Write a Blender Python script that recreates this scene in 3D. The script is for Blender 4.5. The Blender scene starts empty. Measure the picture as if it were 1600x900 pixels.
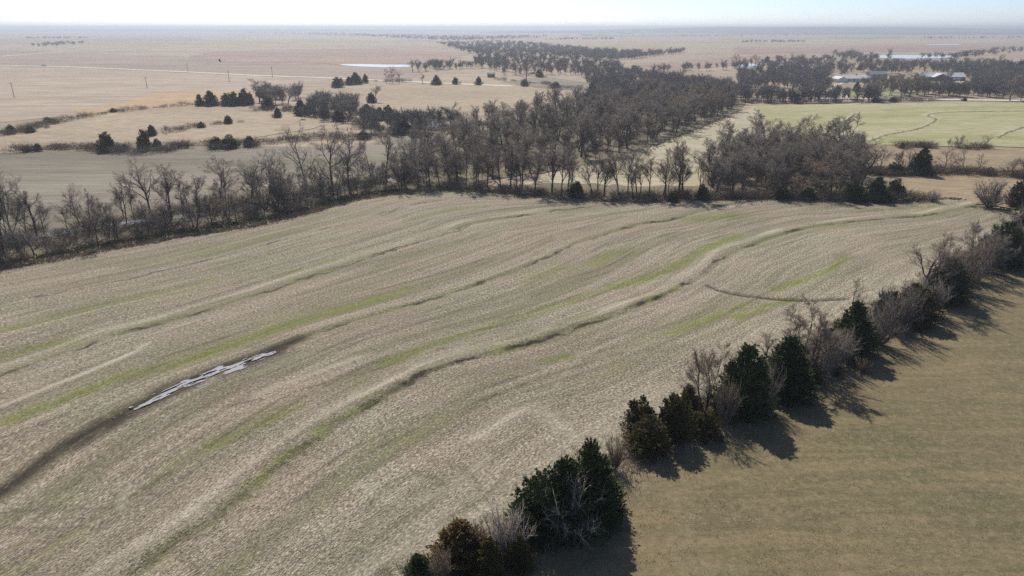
import bpy, math, random
import numpy as np
from mathutils import Vector, Matrix
from mathutils.geometry import tessellate_polygon

random.seed(7)
rng = np.random.default_rng(7)
scene = bpy.context.scene
COL = scene.collection

# ------------------------------------------------------------------ camera
CAM_H, FPX = 40.0, 1067.0            # drone height in metres, focal length in photo pixels (1600 wide)
PITCH = math.atan((450 - 43.5) / FPX)
cam_d = bpy.data.cameras.new('camera')
cam_d.sensor_width = 36.0
cam_d.lens = FPX / 1600 * 36.0
cam_d.clip_start = 0.5
cam_d.clip_end = 60000
cam = bpy.data.objects.new('camera', cam_d)
COL.objects.link(cam)
cam.location = (0, 0, CAM_H)
cam.rotation_euler = (math.pi / 2 - PITCH, 0, 0)
scene.camera = cam

# ------------------------------------------------------------------ sky, sun, exposure
SUN_EL, SUN_AZ = math.radians(45), math.radians(-15)      # azimuth measured from +Y towards +X
world = bpy.data.worlds.new('World')
scene.world = world
world.use_nodes = True
wn = world.node_tree
wn.nodes.clear()
sky = wn.nodes.new('ShaderNodeTexSky')
sky.sky_type = 'NISHITA'
sky.sun_disc = False
sky.sun_elevation = SUN_EL
sky.sun_rotation = SUN_AZ
sky.air_density = 0.5
sky.dust_density = 0.7
sky.ozone_density = 2.0
sky.altitude = 350
bg = wn.nodes.new('ShaderNodeBackground')
bg.inputs['Strength'].default_value = 0.125
wo = wn.nodes.new('ShaderNodeOutputWorld')
wn.links.new(sky.outputs[0], bg.inputs[0])
wn.links.new(bg.outputs[0], wo.inputs[0])

sun_d = bpy.data.lights.new('sun', 'SUN')
sun_d.energy = 4.4
sun_d.angle = math.radians(0.5)
sun_d.color = (1.0, 0.94, 0.85)
sun = bpy.data.objects.new('sun', sun_d)
COL.objects.link(sun)
to_sun = Vector((math.sin(SUN_AZ) * math.cos(SUN_EL), math.cos(SUN_AZ) * math.cos(SUN_EL), math.sin(SUN_EL)))
sun.rotation_euler = to_sun.to_track_quat('Z', 'Y').to_euler()
sun.location = to_sun * 200

scene.view_settings.view_transform = 'Standard'
scene.view_settings.look = 'None'
scene.view_settings.exposure = 0.18
scene.view_settings.gamma = 1.0
scene.view_settings.use_curve_mapping = False
scene.cycles.max_bounces = 4
scene.cycles.diffuse_bounces = 2
scene.cycles.glossy_bounces = 2
scene.cycles.transparent_max_bounces = 6
scene.cycles.volume_bounces = 0
scene.cycles.use_denoising = False

# ------------------------------------------------------------------ helpers
SP, CP = math.sin(PITCH), math.cos(PITCH)

def g(px, py):
    """ground point that was measured at photo coordinates px, py (flat ground, survey of the photo)"""
    u, v = (px - 800) / FPX, (450 - py) / FPX
    t = CAM_H / (SP - v * CP)
    return np.array((u * t, (CP + v * SP) * t))

def tall(px, py, top):
    """height in metres of something standing at px, py whose tip was measured at row top"""
    Y = g(px, py)[1]
    v = (450 - top) / FPX
    return CAM_H - Y * (SP - v * CP) / (CP + v * SP)

def gl(pts):
    return np.array([g(*p) for p in pts])

def tag(o, label, cat, group=None):
    o['label'] = label
    o['category'] = cat
    if group:
        o['group'] = group
    return o

def mesh_np(name, verts, tris, mat=None, smooth=False):
    me = bpy.data.meshes.new(name)
    verts = np.asarray(verts, dtype=np.float32).reshape(-1, 3)
    tris = np.asarray(tris, dtype=np.int32)
    k = tris.shape[1]
    me.vertices.add(len(verts))
    me.vertices.foreach_set('co', verts.ravel())
    me.loops.add(tris.size)
    me.loops.foreach_set('vertex_index', tris.ravel())
    me.polygons.add(len(tris))
    me.polygons.foreach_set('loop_start', np.arange(0, tris.size, k, dtype=np.int32))
    me.polygons.foreach_set('loop_total', np.full(len(tris), k, dtype=np.int32))
    if smooth:
        me.polygons.foreach_set('use_smooth', np.ones(len(tris), dtype=bool))
    me.update(calc_edges=True)
    if mat:
        me.materials.append(mat)
    return me

def link(name, me, parent=None, loc=None):
    o = bpy.data.objects.new(name, me)
    COL.objects.link(o)
    if parent:
        o.parent = parent
    if loc is not None:
        o.location = loc
    return o

def struct(o):
    o['kind'] = 'structure'
    return o

class MB:
    """collects boxes and prisms for one mesh"""
    def __init__(s):
        s.v, s.f = [], []
    def poly(s, pts, faces):
        b = len(s.v)
        s.v += [tuple(p) for p in pts]
        s.f += [tuple(b + i for i in f) for f in faces]
        return s
    def box(s, x0, x1, y0, y1, z0, z1):
        return s.poly([(x0, y0, z0), (x1, y0, z0), (x1, y1, z0), (x0, y1, z0), (x0, y0, z1), (x1, y0, z1), (x1, y1, z1), (x0, y1, z1)],
                      [(0, 3, 2, 1), (4, 5, 6, 7), (0, 1, 5, 4), (1, 2, 6, 5), (2, 3, 7, 6), (3, 0, 4, 7)])
    def extr(s, prof, axis, a, b):
        """profile of (p, q) pairs swept along axis from a to b"""
        n = len(prof)
        def pt(p, q, w):
            return {'x': (w, p, q), 'y': (p, w, q), 'z': (p, q, w)}[axis]
        pts = [pt(p, q, a) for p, q in prof] + [pt(p, q, b) for p, q in prof]
        fs = [tuple(range(n)), tuple(range(2 * n - 1, n - 1, -1))] + [(i, i + n, (i + 1) % n + n, (i + 1) % n) for i in range(n)]
        return s.poly(pts, fs)
    def tube(s, p0, p1, r0, r1, n=8):
        p0, p1 = Vector(p0), Vector(p1)
        d = (p1 - p0).normalized()
        a = d.orthogonal().normalized()
        c = d.cross(a)
        pts = []
        for p, r in ((p0, r0), (p1, r1)):
            for i in range(n):
                t = 2 * math.pi * i / n
                pts.append(p + a * math.cos(t) * r + c * math.sin(t) * r)
        return s.poly(pts, [(i, (i + 1) % n, (i + 1) % n + n, i + n) for i in range(n)] + [tuple(range(n - 1, -1, -1)), tuple(range(n, 2 * n))])
    def mesh(s, name, mat):
        me = bpy.data.meshes.new(name)
        me.from_pydata(s.v, [], s.f)
        me.update()
        me.materials.append(mat)
        return me
    def build(s, name, mat, parent=None):
        return link(name, s.mesh(name, mat), parent)

def empty(name, loc, rz=0.0):
    o = bpy.data.objects.new(name, None)
    COL.objects.link(o)
    o.empty_display_size = 0.5
    o.location = loc
    o.rotation_euler = (0, 0, rz)
    return o

def in_poly(P, poly):
    x, y = P[:, 0], P[:, 1]
    ins = np.zeros(len(P), bool)
    n = len(poly)
    for i in range(n):
        x0, y0 = poly[i]
        x1, y1 = poly[(i + 1) % n]
        if y0 == y1:
            continue
        c = ((y0 > y) != (y1 > y)) & (x < (x1 - x0) * (y - y0) / (y1 - y0) + x0)
        ins ^= c
    return ins

def dist_line(P, L):
    """distance, signed side, and arc position of points P to polyline L"""
    best = np.full(len(P), 1e9)
    side = np.zeros(len(P))
    arc = np.zeros(len(P))
    s0 = 0.0
    for i in range(len(L) - 1):
        a, b = L[i], L[i + 1]
        ab = b - a
        l = np.hypot(*ab)
        t = np.clip(((P - a) @ ab) / (l * l), 0, 1)
        q = P - (a + t[:, None] * ab)
        d = np.hypot(q[:, 0], q[:, 1])
        m = d < best
        cr = ab[0] * (P[:, 1] - a[1]) - ab[1] * (P[:, 0] - a[0])
        best = np.where(m, d, best)
        side = np.where(m, np.sign(cr), side)
        arc = np.where(m, s0 + t * l, arc)
        s0 += l
    return best, side, arc

def spline(pts, step):
    """Catmull-Rom through pts"""
    pts = np.asarray(pts, float)
    P = np.vstack([2 * pts[0] - pts[1], pts, 2 * pts[-1] - pts[-2]])
    out = []
    for i in range(1, len(P) - 2):
        p0, p1, p2, p3 = P[i - 1:i + 3]
        n = max(2, int(np.hypot(*(p2 - p1)) / step))
        for t in np.arange(n) / n:
            out.append(0.5 * (2 * p1 + (p2 - p0) * t + (2 * p0 - 5 * p1 + 4 * p2 - p3) * t * t + (3 * p1 - p0 - 3 * p2 + p3) * t ** 3))
    out.append(pts[-1])
    return np.array(out)

_NG = np.random.default_rng(3).random((256, 256)) * 2 - 1
def vnoise(x, y):
    xi, yi = np.floor(x).astype(int), np.floor(y).astype(int)
    fx, fy = x - xi, y - yi
    fx, fy = fx * fx * (3 - 2 * fx), fy * fy * (3 - 2 * fy)
    n = lambda a, b: _NG[a & 255, b & 255]
    return (n(xi, yi) * (1 - fx) + n(xi + 1, yi) * fx) * (1 - fy) + (n(xi, yi + 1) * (1 - fx) + n(xi + 1, yi + 1) * fx) * fy
def fbm(x, y, o=4):
    return sum(vnoise(x * 2 ** i + 17 * i, y * 2 ** i + 31 * i) * 0.5 ** i for i in range(o))

ORD = ['zeroth', 'first', 'second', 'third', 'fourth', 'fifth', 'sixth', 'seventh', 'eighth', 'ninth', 'tenth', 'eleventh', 'twelfth']
def ordinal(n):
    if n < len(ORD):
        return ORD[n]
    return '%d%s' % (n, 'th' if 10 <= n % 100 <= 20 else {1: 'st', 2: 'nd', 3: 'rd'}.get(n % 10, 'th'))

# ------------------------------------------------------------------ materials
class NT:
    def __init__(s, name):
        s.m = bpy.data.materials.new(name)
        s.m.use_nodes = True
        s.t = s.m.node_tree
        s.b = s.t.nodes['Principled BSDF']
        s.b.inputs['Specular IOR Level'].default_value = 0.2
        s.b.inputs['Roughness'].default_value = 0.9
    def n(s, typ, **kw):
        nd = s.t.nodes.new(typ)
        for k, v in kw.items():
            setattr(nd, k, v)
        return nd
    def l(s, a, b):
        s.t.links.new(a, b)
    def val(s, sock, x):
        if hasattr(x, 'links') or isinstance(x, bpy.types.NodeSocket):
            s.l(x, sock)
        else:
            sock.default_value = x
    def noise(s, vec, scale, detail=3, rough=0.6, dist=0.0):
        nd = s.n('ShaderNodeTexNoise')
        s.l(vec, nd.inputs['Vector'])
        nd.inputs['Scale'].default_value = scale
        nd.inputs['Detail'].default_value = detail
        nd.inputs['Roughness'].default_value = rough
        nd.inputs['Distortion'].default_value = dist
        return nd.outputs['Fac']
    def map(s, vec, sc):
        nd = s.n('ShaderNodeVectorMath', operation='MULTIPLY')
        s.l(vec, nd.inputs[0])
        nd.inputs[1].default_value = sc
        return nd.outputs[0]
    def rng(s, x, a, b, c=0.0, d=1.0):
        nd = s.n('ShaderNodeMapRange')
        s.val(nd.inputs[0], x)
        for i, q in enumerate((a, b, c, d)):
            nd.inputs[1 + i].default_value = q
        return nd.outputs[0]
    def mul(s, a, b, op='MULTIPLY'):
        nd = s.n('ShaderNodeMath', operation=op)
        s.val(nd.inputs[0], a)
        s.val(nd.inputs[1], b)
        return nd.outputs[0]
    def mix(s, f, a, b):
        nd = s.n('ShaderNodeMix', data_type='RGBA')
        s.val(nd.inputs[0], f)
        for sock, x in ((nd.inputs[6], a), (nd.inputs[7], b)):
            if isinstance(x, tuple):
                sock.default_value = (*x, 1)
            else:
                s.l(x, sock)
        return nd.outputs[2]
    def attr(s, name):
        return s.n('ShaderNodeAttribute', attribute_name=name)
    def pos(s):
        return s.n('ShaderNodeNewGeometry').outputs['Position']
    def bump(s, h, strength, dist):
        nd = s.n('ShaderNodeBump')
        nd.inputs['Strength'].default_value = strength
        nd.inputs['Distance'].default_value = dist
        s.l(h, nd.inputs['Height'])
        s.l(nd.outputs[0], s.b.inputs['Normal'])
    def col(s, c):
        if isinstance(c, tuple):
            s.b.inputs['Base Color'].default_value = (*c, 1)
        else:
            s.l(c, s.b.inputs['Base Color'])

def plain(name, c, rough=0.8, var=0.15, scale=3.0, metal=0.0):
    k = NT(name)
    f = k.noise(k.pos(), scale, 3)
    k.col(k.mix(k.rng(f, 0.35, 0.65), tuple(x * (1 - var) for x in c), tuple(min(1, x * (1 + var)) for x in c)))
    k.b.inputs['Roughness'].default_value = rough
    k.b.inputs['Metallic'].default_value = metal
    return k.m

def field_mat(name, a, b, c=None, s1=0.03, s2=0.4, stretch=(1, 1, 1), bump=0.0, fine=1.5):
    k = NT(name)
    p = k.map(k.pos(), stretch)
    n1 = k.noise(p, s1, 5, 0.65, 0.6)
    n2 = k.noise(p, s2, 4, 0.7)
    col = k.mix(k.rng(n1, 0.38, 0.62), a, b)
    if c:
        n3 = k.noise(p, s1 * 2.7, 5, 0.7, 1.0)
        col = k.mix(k.rng(n3, 0.52, 0.68, 0, 0.8), col, c)
    hs = k.n('ShaderNodeHueSaturation')
    k.l(col, hs.inputs['Color'])
    k.l(k.rng(n2, 0.3, 0.7, 0.72, 1.28), hs.inputs['Value'])
    col = hs.outputs[0]
    k.col(col)
    if bump:
        k.bump(k.noise(k.pos(), fine, 4, 0.7), 0.8, bump)
    return k.m

def stubble_material():
    k = NT('stubble_ground')
    fl = k.attr('flow').outputs['Vector']
    pos = k.pos()
    rows = k.noise(k.map(fl, (0.10, 2.2, 1)), 1.0, 4, 0.65, 0.4)       # drilled rows, drawn out along the terraces
    bands = k.noise(k.map(fl, (0.014, 0.26, 1)), 1.0, 7, 0.70, 0.8)
    patch = k.noise(k.map(pos, (0.7, 1.3, 1)), 0.045, 6, 0.65, 0.8)
    spk = k.noise(k.map(fl, (2.2, 4.5, 1)), 1.0, 3, 0.8)
    fine = k.noise(k.map(fl, (2.6, 9.0, 1)), 1.0, 2, 0.8)
    soil = k.mix(k.rng(patch, 0.4, 0.62), (0.130, 0.108, 0.066), (0.225, 0.155, 0.108))
    straw = k.mix(k.rng(patch, 0.40, 0.60), (0.455, 0.415, 0.285), (0.430, 0.355, 0.270))
    cover = k.mul(k.rng(spk, 0.38, 0.58), k.mul(k.rng(rows, 0.36, 0.58, 0.35, 1.0), k.rng(bands, 0.42, 0.60, 1.0, 0.35)))
    col = k.mix(cover, soil, straw)
    col = k.mix(k.rng(fine, 0.53, 0.63, 0, 0.70), col, (0.66, 0.61, 0.48))  # pale straw flecks, with sun glints painted into the colour
    col = k.mix(k.rng(fine, 0.48, 0.40, 0, 0.80), col, (0.100, 0.082, 0.050))  # dark soil flecks, with the straws' small shadows painted in
    # thin green flush between the rows
    gn = k.mul(k.rng(bands, 0.48, 0.60, 0.02, 0.72), k.rng(spk, 0.35, 0.6, 1.0, 0.35))
    col = k.mix(gn, col, (0.150, 0.160, 0.058))
    ga = k.attr('green').outputs['Fac']
    gm = k.mul(ga, k.rng(k.noise(k.map(fl, (0.35, 1.3, 1)), 1.0, 4, 0.7), 0.30, 0.54, 0.0, 1.0))
    col = k.mix(gm, col, k.mix(k.rng(spk, 0.4, 0.6), (0.110, 0.140, 0.024), (0.225, 0.235, 0.055)))
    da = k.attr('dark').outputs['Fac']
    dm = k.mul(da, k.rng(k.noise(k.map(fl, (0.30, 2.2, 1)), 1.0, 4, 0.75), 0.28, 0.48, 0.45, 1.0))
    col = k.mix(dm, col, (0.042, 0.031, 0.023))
    pa = k.attr('pale').outputs['Fac']
    col = k.mix(k.mul(pa, k.rng(spk, 0.3, 0.6, 0.3, 1.0)), col, (0.56, 0.50, 0.39))
    b2 = k.noise(k.map(fl, (0.035, 0.75, 1)), 1.0, 5, 0.7, 0.5)
    hs = k.n('ShaderNodeHueSaturation')
    k.l(col, hs.inputs['Color'])
    k.l(k.rng(b2, 0.38, 0.60, 0.80, 1.06), hs.inputs['Value'])
    col = hs.outputs[0]
    k.col(col)
    h = k.mul(k.mul(rows, 0.6), k.mul(spk, 0.7), 'ADD')
    k.bump(h, 1.0, 0.17)
    return k.m

def pasture_material():
    k = NT('dry_pasture_ground')
    pos = k.pos()
    big = k.noise(pos, 0.028, 5, 0.6, 0.8)
    mow = k.noise(k.map(pos, (0.05, 1.1, 1)), 1.0, 6, 0.72, 0.7)
    tuft = k.noise(pos, 1.7, 4, 0.75)
    fine = k.noise(pos, 7.0, 2, 0.8)
    col = k.mix(k.rng(big, 0.38, 0.62), (0.122, 0.105, 0.058), (0.205, 0.155, 0.090))
    col = k.mix(k.rng(mow, 0.42, 0.60, 0, 0.75), col, (0.130, 0.120, 0.055))
    swath = k.noise(k.map(pos, (0.03, 0.26, 1)), 1.0, 6, 0.7, 1.6)
    col = k.mix(k.rng(swath, 0.45, 0.60, 0, 0.45), col, (0.27, 0.205, 0.115))
    col = k.mix(k.rng(tuft, 0.50, 0.66, 0, 0.5), col, (0.29, 0.235, 0.135))
    col = k.mix(k.rng(tuft, 0.45, 0.32, 0, 0.55), col, (0.105, 0.092, 0.048))
    col = k.mix(k.rng(fine, 0.55, 0.75, 0, 0.5), col, (0.34, 0.28, 0.175))
    pa = k.attr('pale').outputs['Fac']
    col = k.mix(k.mul(pa, k.rng(tuft, 0.3, 0.6, 0.3, 1)), col, (0.42, 0.355, 0.27))
    k.col(col)
    k.bump(k.mul(tuft, k.mul(fine, 0.5), 'ADD'), 1.0, 0.08)
    return k.m

def foliage(name, a, b, rnd=0.35, trans=0.0):
    """colour differs from tree to tree (object random) and clump to clump"""
    k = NT(name)
    oi = k.n('ShaderNodeObjectInfo').outputs['Random']
    tc = k.n('ShaderNodeTexCoord').outputs['Object']
    nz = k.noise(tc, 1.1, 3)
    f = k.mul(k.mul(k.rng(nz, 0.35, 0.65), 1 - rnd), k.mul(oi, rnd), 'ADD')
    k.col(k.mix(f, a, b))
    return k.m

def water_mat(name, base, rough):
    k = NT(name)
    k.col(base)
    k.b.inputs['Roughness'].default_value = rough
    k.b.inputs['Specular IOR Level'].default_value = 0.5
    k.b.inputs['IOR'].default_value = 1.33
    k.bump(k.noise(k.map(k.pos(), (1, 2.5, 1)), 2.5, 3), 0.15, 0.05)
    return k.m

M_stub = stubble_material()
M_past = pasture_material()
M_prairie = field_mat('prairie_grass', (0.30, 0.235, 0.160), (0.36, 0.285, 0.195), (0.25, 0.195, 0.13), 0.0022, 0.03, (0.55, 1.6, 1))
M_tan = field_mat('tan_pasture', (0.315, 0.245, 0.162), (0.375, 0.297, 0.20), (0.265, 0.22, 0.137), 0.012, 0.25, (0.6, 1.5, 1), 0.2)
M_orange = field_mat('orange_grass', (0.40, 0.265, 0.13), (0.42, 0.30, 0.175), (0.35, 0.26, 0.175), 0.012, 0.2, (0.5, 1.6, 1))
M_leftf = field_mat('pale_green_stubble', (0.165, 0.146, 0.104), (0.275, 0.236, 0.182), (0.185, 0.182, 0.095), 0.02, 0.45, (0.16, 1.9, 1), 0.25)
M_rightf = field_mat('winter_wheat', (0.30, 0.295, 0.130), (0.40, 0.365, 0.225), (0.245, 0.26, 0.085), 0.016, 0.30, (0.35, 1.8, 1), 0.2)
M_valley = field_mat('valley_stubble', (0.44, 0.385, 0.275), (0.37, 0.33, 0.205), (0.29, 0.27, 0.14), 0.02, 0.4, (0.6, 1.5, 1), 0.2)
M_brownp = field_mat('brown_pasture', (0.275, 0.21, 0.125), (0.34, 0.26, 0.165), (0.235, 0.20, 0.105), 0.02, 0.4, (0.5, 1.5, 1), 0.2)
M_bank = field_mat('creek_bank_ground', (0.150, 0.125, 0.080), (0.215, 0.178, 0.118), (0.125, 0.145, 0.048), 0.05, 0.8, (1, 1, 1), 0.3)
M_margin = field_mat('weedy_margin', (0.26, 0.205, 0.145), (0.33, 0.26, 0.20), (0.16, 0.13, 0.09), 0.15, 0.9, (1, 1, 1), 0.3)
M_lawn = field_mat('lawn_grass', (0.20, 0.235, 0.075), (0.27, 0.28, 0.12), None, 0.03, 0.4, (1, 1, 1))
M_fargreen = field_mat('far_green_crop', (0.18, 0.26, 0.10), (0.23, 0.29, 0.13), None, 0.002, 0.02, (0.5, 1.5, 1))
M_redprairie = field_mat('burnt_red_prairie', (0.27, 0.185, 0.14), (0.32, 0.225, 0.165), None, 0.004, 0.04, (0.4, 1.8, 1))
M_road = field_mat('gravel_road', (0.52, 0.48, 0.42), (0.60, 0.56, 0.50), None, 0.05, 0.6, (1, 1, 1))
M_drive = field_mat('pale_gravel', (0.55, 0.51, 0.45), (0.63, 0.59, 0.53), None, 0.1, 0.6, (1, 1, 1))
M_hill = field_mat('far_hills', (0.075, 0.082, 0.06), (0.17, 0.165, 0.115), None, 0.0012, 0.01, (0.5, 2.0, 1))
M_water = water_mat('pond_water', (0.36, 0.35, 0.33), 0.08)
M_puddle = water_mat('muddy_puddle_water', (0.38, 0.38, 0.38), 0.08)
M_bark = plain('bark', (0.080, 0.068, 0.058), 0.9, 0.35, 2.0)
M_twig = foliage('grey_twigs', (0.150, 0.128, 0.108), (0.245, 0.208, 0.175), 0.6)
M_twigtan = foliage('tan_twigs', (0.235, 0.165, 0.11), (0.29, 0.21, 0.135), 0.6)
M_twigpink = foliage('pinkish_twigs', (0.175, 0.138, 0.105), (0.245, 0.198, 0.152), 0.6)
M_deadwood = plain('grey_dead_wood', (0.34, 0.30, 0.26), 0.9, 0.2)
M_cedar = foliage('cedar_foliage', (0.034, 0.056, 0.018), (0.090, 0.115, 0.036), 0.45)
M_cedarb = foliage('bronzed_cedar_foliage', (0.060, 0.062, 0.020), (0.165, 0.120, 0.040), 0.45)
M_cedarr = foliage('rusty_cedar_foliage', (0.085, 0.062, 0.022), (0.175, 0.105, 0.038), 0.3)
M_brush = foliage('brush_twigs', (0.160, 0.128, 0.098), (0.250, 0.200, 0.152), 0.3)
M_farwood = foliage('far_wood_twigs', (0.165, 0.148, 0.135), (0.245, 0.218, 0.192), 0.2)
M_straw = plain('loose_straw', (0.54, 0.485, 0.355), 0.8, 0.3, 0.7)
M_grass = plain('dry_grass_blades', (0.27, 0.22, 0.125), 0.8, 0.35, 0.5)
M_weed = plain('dead_weed_stalks', (0.36, 0.27, 0.185), 0.8, 0.35, 0.4)
M_bankg = plain('green_bank_grass', (0.17, 0.175, 0.06), 0.8, 0.4, 0.25)

# ------------------------------------------------------------------ ground to the horizon
def polar_ground():
    rs = [0, 60, 150, 300, 500, 800, 1300, 2000, 3000, 4500, 6500, 9000, 12000, 15000, 18500]
    n = 72
    V, F = [(0, 300, -0.04)], []
    for r in rs[1:]:
        for i in range(n):
            a = 2 * math.pi * i / n
            V.append((r * math.cos(a), 300 + r * math.sin(a), -0.04))
    for i in range(n):
        F.append((0, 1 + i, 1 + (i + 1) % n))
    for k in range(len(rs) - 2):
        b0, b1 = 1 + k * n, 1 + (k + 1) * n
        for i in range(n):
            j = (i + 1) % n
            F.append((b0 + i, b1 + i, b1 + j))
            F.append((b0 + i, b1 + j, b0 + j))
    return mesh_np('ground', V, F, M_prairie)
struct(link('ground', polar_ground()))

def ridge(name, y, x0, x1, h, depth, seed):
    """a long low rise on the horizon"""
    n, m = 120, 8
    xs = np.linspace(x0, x1, n)
    V = []
    for j in range(m + 1):
        t = j / m
        for i, x in enumerate(xs):
            e = math.sin(math.pi * i / (n - 1)) ** 0.6
            hh = h * e * (0.75 + 0.35 * fbm(np.array([x / 2500 + seed]), np.array([seed * 1.0]), 3)[0])
            V.append((x, y + depth * (t - 0.5), -0.6 + hh * math.sin(math.pi * t) ** 1.2))
    F = [(j * n + i, j * n + i + 1, (j + 1) * n + i + 1, (j + 1) * n + i) for j in range(m) for i in range(n - 1)]
    return struct(link(name, mesh_np(name, V, F, M_hill, True)))
ridge('hills', 7000, -300, 9500, 52, 2200, 2)
ridge('hills', 9500, -9000, 1500, 41, 2500, 5)
ridge('hills', 5200, 1500, 7000, 16, 1500, 9)

def sheet(name, px, z, mat, jit=0.0, seg=None, world=False):
    P = np.array(px, float) if world else gl(px)
    Q = []
    r = np.random.default_rng(len(name) * 13 + int(abs(P[0, 0])))
    for i in range(len(P)):
        a, b = P[i], P[(i + 1) % len(P)]
        L = np.hypot(*(b - a))
        n = max(1, int(L / (seg or max(4, np.hypot(*a) * 0.02))))
        for k in range(n):
            q = a + (b - a) * k / n
            Q.append(q + (r.normal(0, jit, 2) if jit and k else 0))
    Q = [Vector((q[0], q[1], 0)) for q in Q]
    T = tessellate_polygon([Q])
    V = [(q.x, q.y, z) for q in Q]
    F = []
    for t in T:
        a, b, c = (Q[i] for i in t)
        F.append(tuple(t) if (b - a).cross(c - a).z > 0 else tuple(t[::-1]))
    return struct(link(name, mesh_np(name, V, F, mat)))

def strip(name, px, width, z, mat, step=8.0, wj=0.0):
    L = spline(gl(px), step)
    d = np.gradient(L, axis=0)
    d /= np.hypot(d[:, 0], d[:, 1])[:, None]
    nrm = np.stack([-d[:, 1], d[:, 0]], 1)
    w = width / 2 * (1 + wj * rng.normal(0, 1, (len(L), 1)))
    w2 = width / 2 * (1 + wj * rng.normal(0, 1, (len(L), 1)))
    a, b = L - nrm * np.clip(w, width * .1, None), L + nrm * np.clip(w2, width * .1, None)
    n = len(L)
    V = [(*p, z) for p in a] + [(*p, z) for p in b]
    F = [(i, i + 1, n + i + 1, n + i) for i in range(n - 1)]
    return struct(link(name, mesh_np(name, V, F, mat)))

# fields, from far to near (each a sheet a little above the one below)
sheet('far_crop_field', [(905, 52.5), (1010, 51.5), (1140, 51.2), (1165, 53.5), (1040, 56), (930, 57.5)], 0.6, M_fargreen, 30)
sheet('far_crop_field', [(1290, 58), (1375, 56.5), (1420, 58.5), (1340, 60.5)], 0.6, M_fargreen, 10)
sheet('far_prairie', [(330, 80), (560, 76), (740, 82), (700, 99), (560, 101), (400, 97), (300, 92)], 0.1, M_redprairie, 8)
sheet('far_prairie', [(1000, 101), (1150, 88), (1260, 84), (1200, 94), (1120, 105), (1040, 112)], 0.1, M_redprairie, 6)
M_palepr = field_mat('pale_prairie_grass', (0.335, 0.262, 0.19), (0.385, 0.305, 0.222), (0.295, 0.235, 0.162), 0.006, 0.06, (0.4, 1.8, 1))
M_greypr = field_mat('grey_brown_prairie', (0.265, 0.20, 0.150), (0.315, 0.245, 0.185), (0.23, 0.18, 0.125), 0.003, 0.03, (0.3, 2.0, 1))
sheet('far_prairie', [(-300, 93), (0, 101), (300, 112), (500, 120.5), (640, 126), (660, 112), (640, 106.5), (520, 103), (430, 96), (330, 90), (0, 78), (-300, 76)], 0.02, M_greypr, 4)
sheet('pale_prairie', [(-300, 205), (0, 192), (190, 171.5), (400, 150), (520, 137), (500, 123), (300, 115), (100, 107), (0, 104), (-300, 98)], 0.03, M_palepr, 2)
for k, (pp, mm) in enumerate((([(0, 62), (300, 58), (320, 63), (0, 68)], M_greypr), ([(820, 60), (1100, 58), (1120, 64), (850, 66)], M_palepr), ([(1180, 62), (1560, 60), (1600, 67), (1200, 70)], M_palepr),
                             ([(400, 56), (640, 58), (620, 64), (380, 61)], M_palepr), ([(1150, 73), (1600, 71), (1600, 78), (1150, 84)], M_redprairie), ([(120, 54), (330, 53), (350, 55), (100, 56.5)], M_palepr))):
    sheet('far_prairie', pp, 0.05 + 0.03 * k, mm, 6)
sheet('prairie_slope', [(90, 184), (190, 172.5), (300, 163.5), (400, 152), (415, 140), (330, 143), (240, 146), (200, 156), (120, 174)], 0.05, M_orange, 3)
sheet('tan_pasture', [(-300, 245), (-150, 212), (0, 213), (70, 190), (190, 173), (310, 164), (450, 160), (520, 190), (470, 205), (350, 225), (200, 232), (0, 236)], 0.10, M_tan, 2)
sheet('tan_pasture', [(480, 158), (540, 140), (640, 131), (790, 133), (925, 146), (915, 160), (800, 180), (720, 196), (640, 190), (560, 178)], 0.10, M_tan, 2)
sheet('tan_pasture', [(780, 128), (850, 120), (930, 130), (925, 141), (850, 138)], 0.08, M_leftf, 2)
sheet('left_field', [(-350, 300), (-150, 248), (0, 239), (150, 237), (300, 233), (420, 229), (560, 228), (620, 215), (670, 209), (705, 235), (640, 268), (500, 296), (400, 312), (200, 345), (0, 380), (-250, 430)], 0.12, M_leftf, 1.2)
sheet('valley_field', [(860, 270), (930, 250), (1000, 235), (1070, 212), (1150, 178), (1180, 166), (1290, 166), (1250, 190), (1180, 220), (1150, 250), (1130, 290), (1000, 300), (880, 300), (780, 296)], 0.12, M_valley, 0.8)
sheet('wheat_field', [(1180, 166), (1300, 163), (1450, 160), (1700, 160), (2100, 164), (2100, 262), (1700, 240), (1600, 231), (1500, 230), (1400, 227), (1330, 225), (1260, 215), (1200, 195)], 0.18, M_rightf, 1.0)
sheet('brown_pasture', [(1260, 226), (1330, 226), (1400, 228), (1500, 231), (1600, 233), (1750, 246), (1750, 280), (1600, 268), (1480, 268), (1340, 268), (1280, 250)], 0.24, M_brownp, 0.8)
sheet('brown_pasture', [(1330, 272), (1480, 270), (1600, 274), (1750, 290), (1750, 335), (1600, 330), (1520, 318), (1420, 316), (1340, 312)], 0.20, M_brownp, 0.6)
sheet('creek_bank', [(-350, 560), (-200, 480), (0, 440), (120, 415), (260, 385), (400, 360), (490, 340), (570, 316), (650, 306), (720, 303), (800, 308), (900, 318), (1000, 321), (1100, 318), (1300, 322), (1420, 320),
      (1370, 270), (1300, 232), (1180, 232), (1130, 255), (1100, 290), (1000, 292), (860, 286), (780, 292), (740, 285), (860, 268), (960, 249), (1060, 214), (1160, 172), (1165, 155), (1000, 155), (880, 168), (760, 190), (690, 225), (640, 255), (520, 285), (380, 303), (200, 335), (0, 370), (-300, 430)], 0.16, M_bank, 0.7, 3)
sheet('lawn', [(1290, 142), (1380, 138), (1400, 145), (1470, 147), (1320, 152)], 0.1, M_lawn, 1)
sheet('lawn', [(1430, 128), (1475, 124), (1480, 137), (1440, 138)], 0.1, M_lawn, 1)
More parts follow.
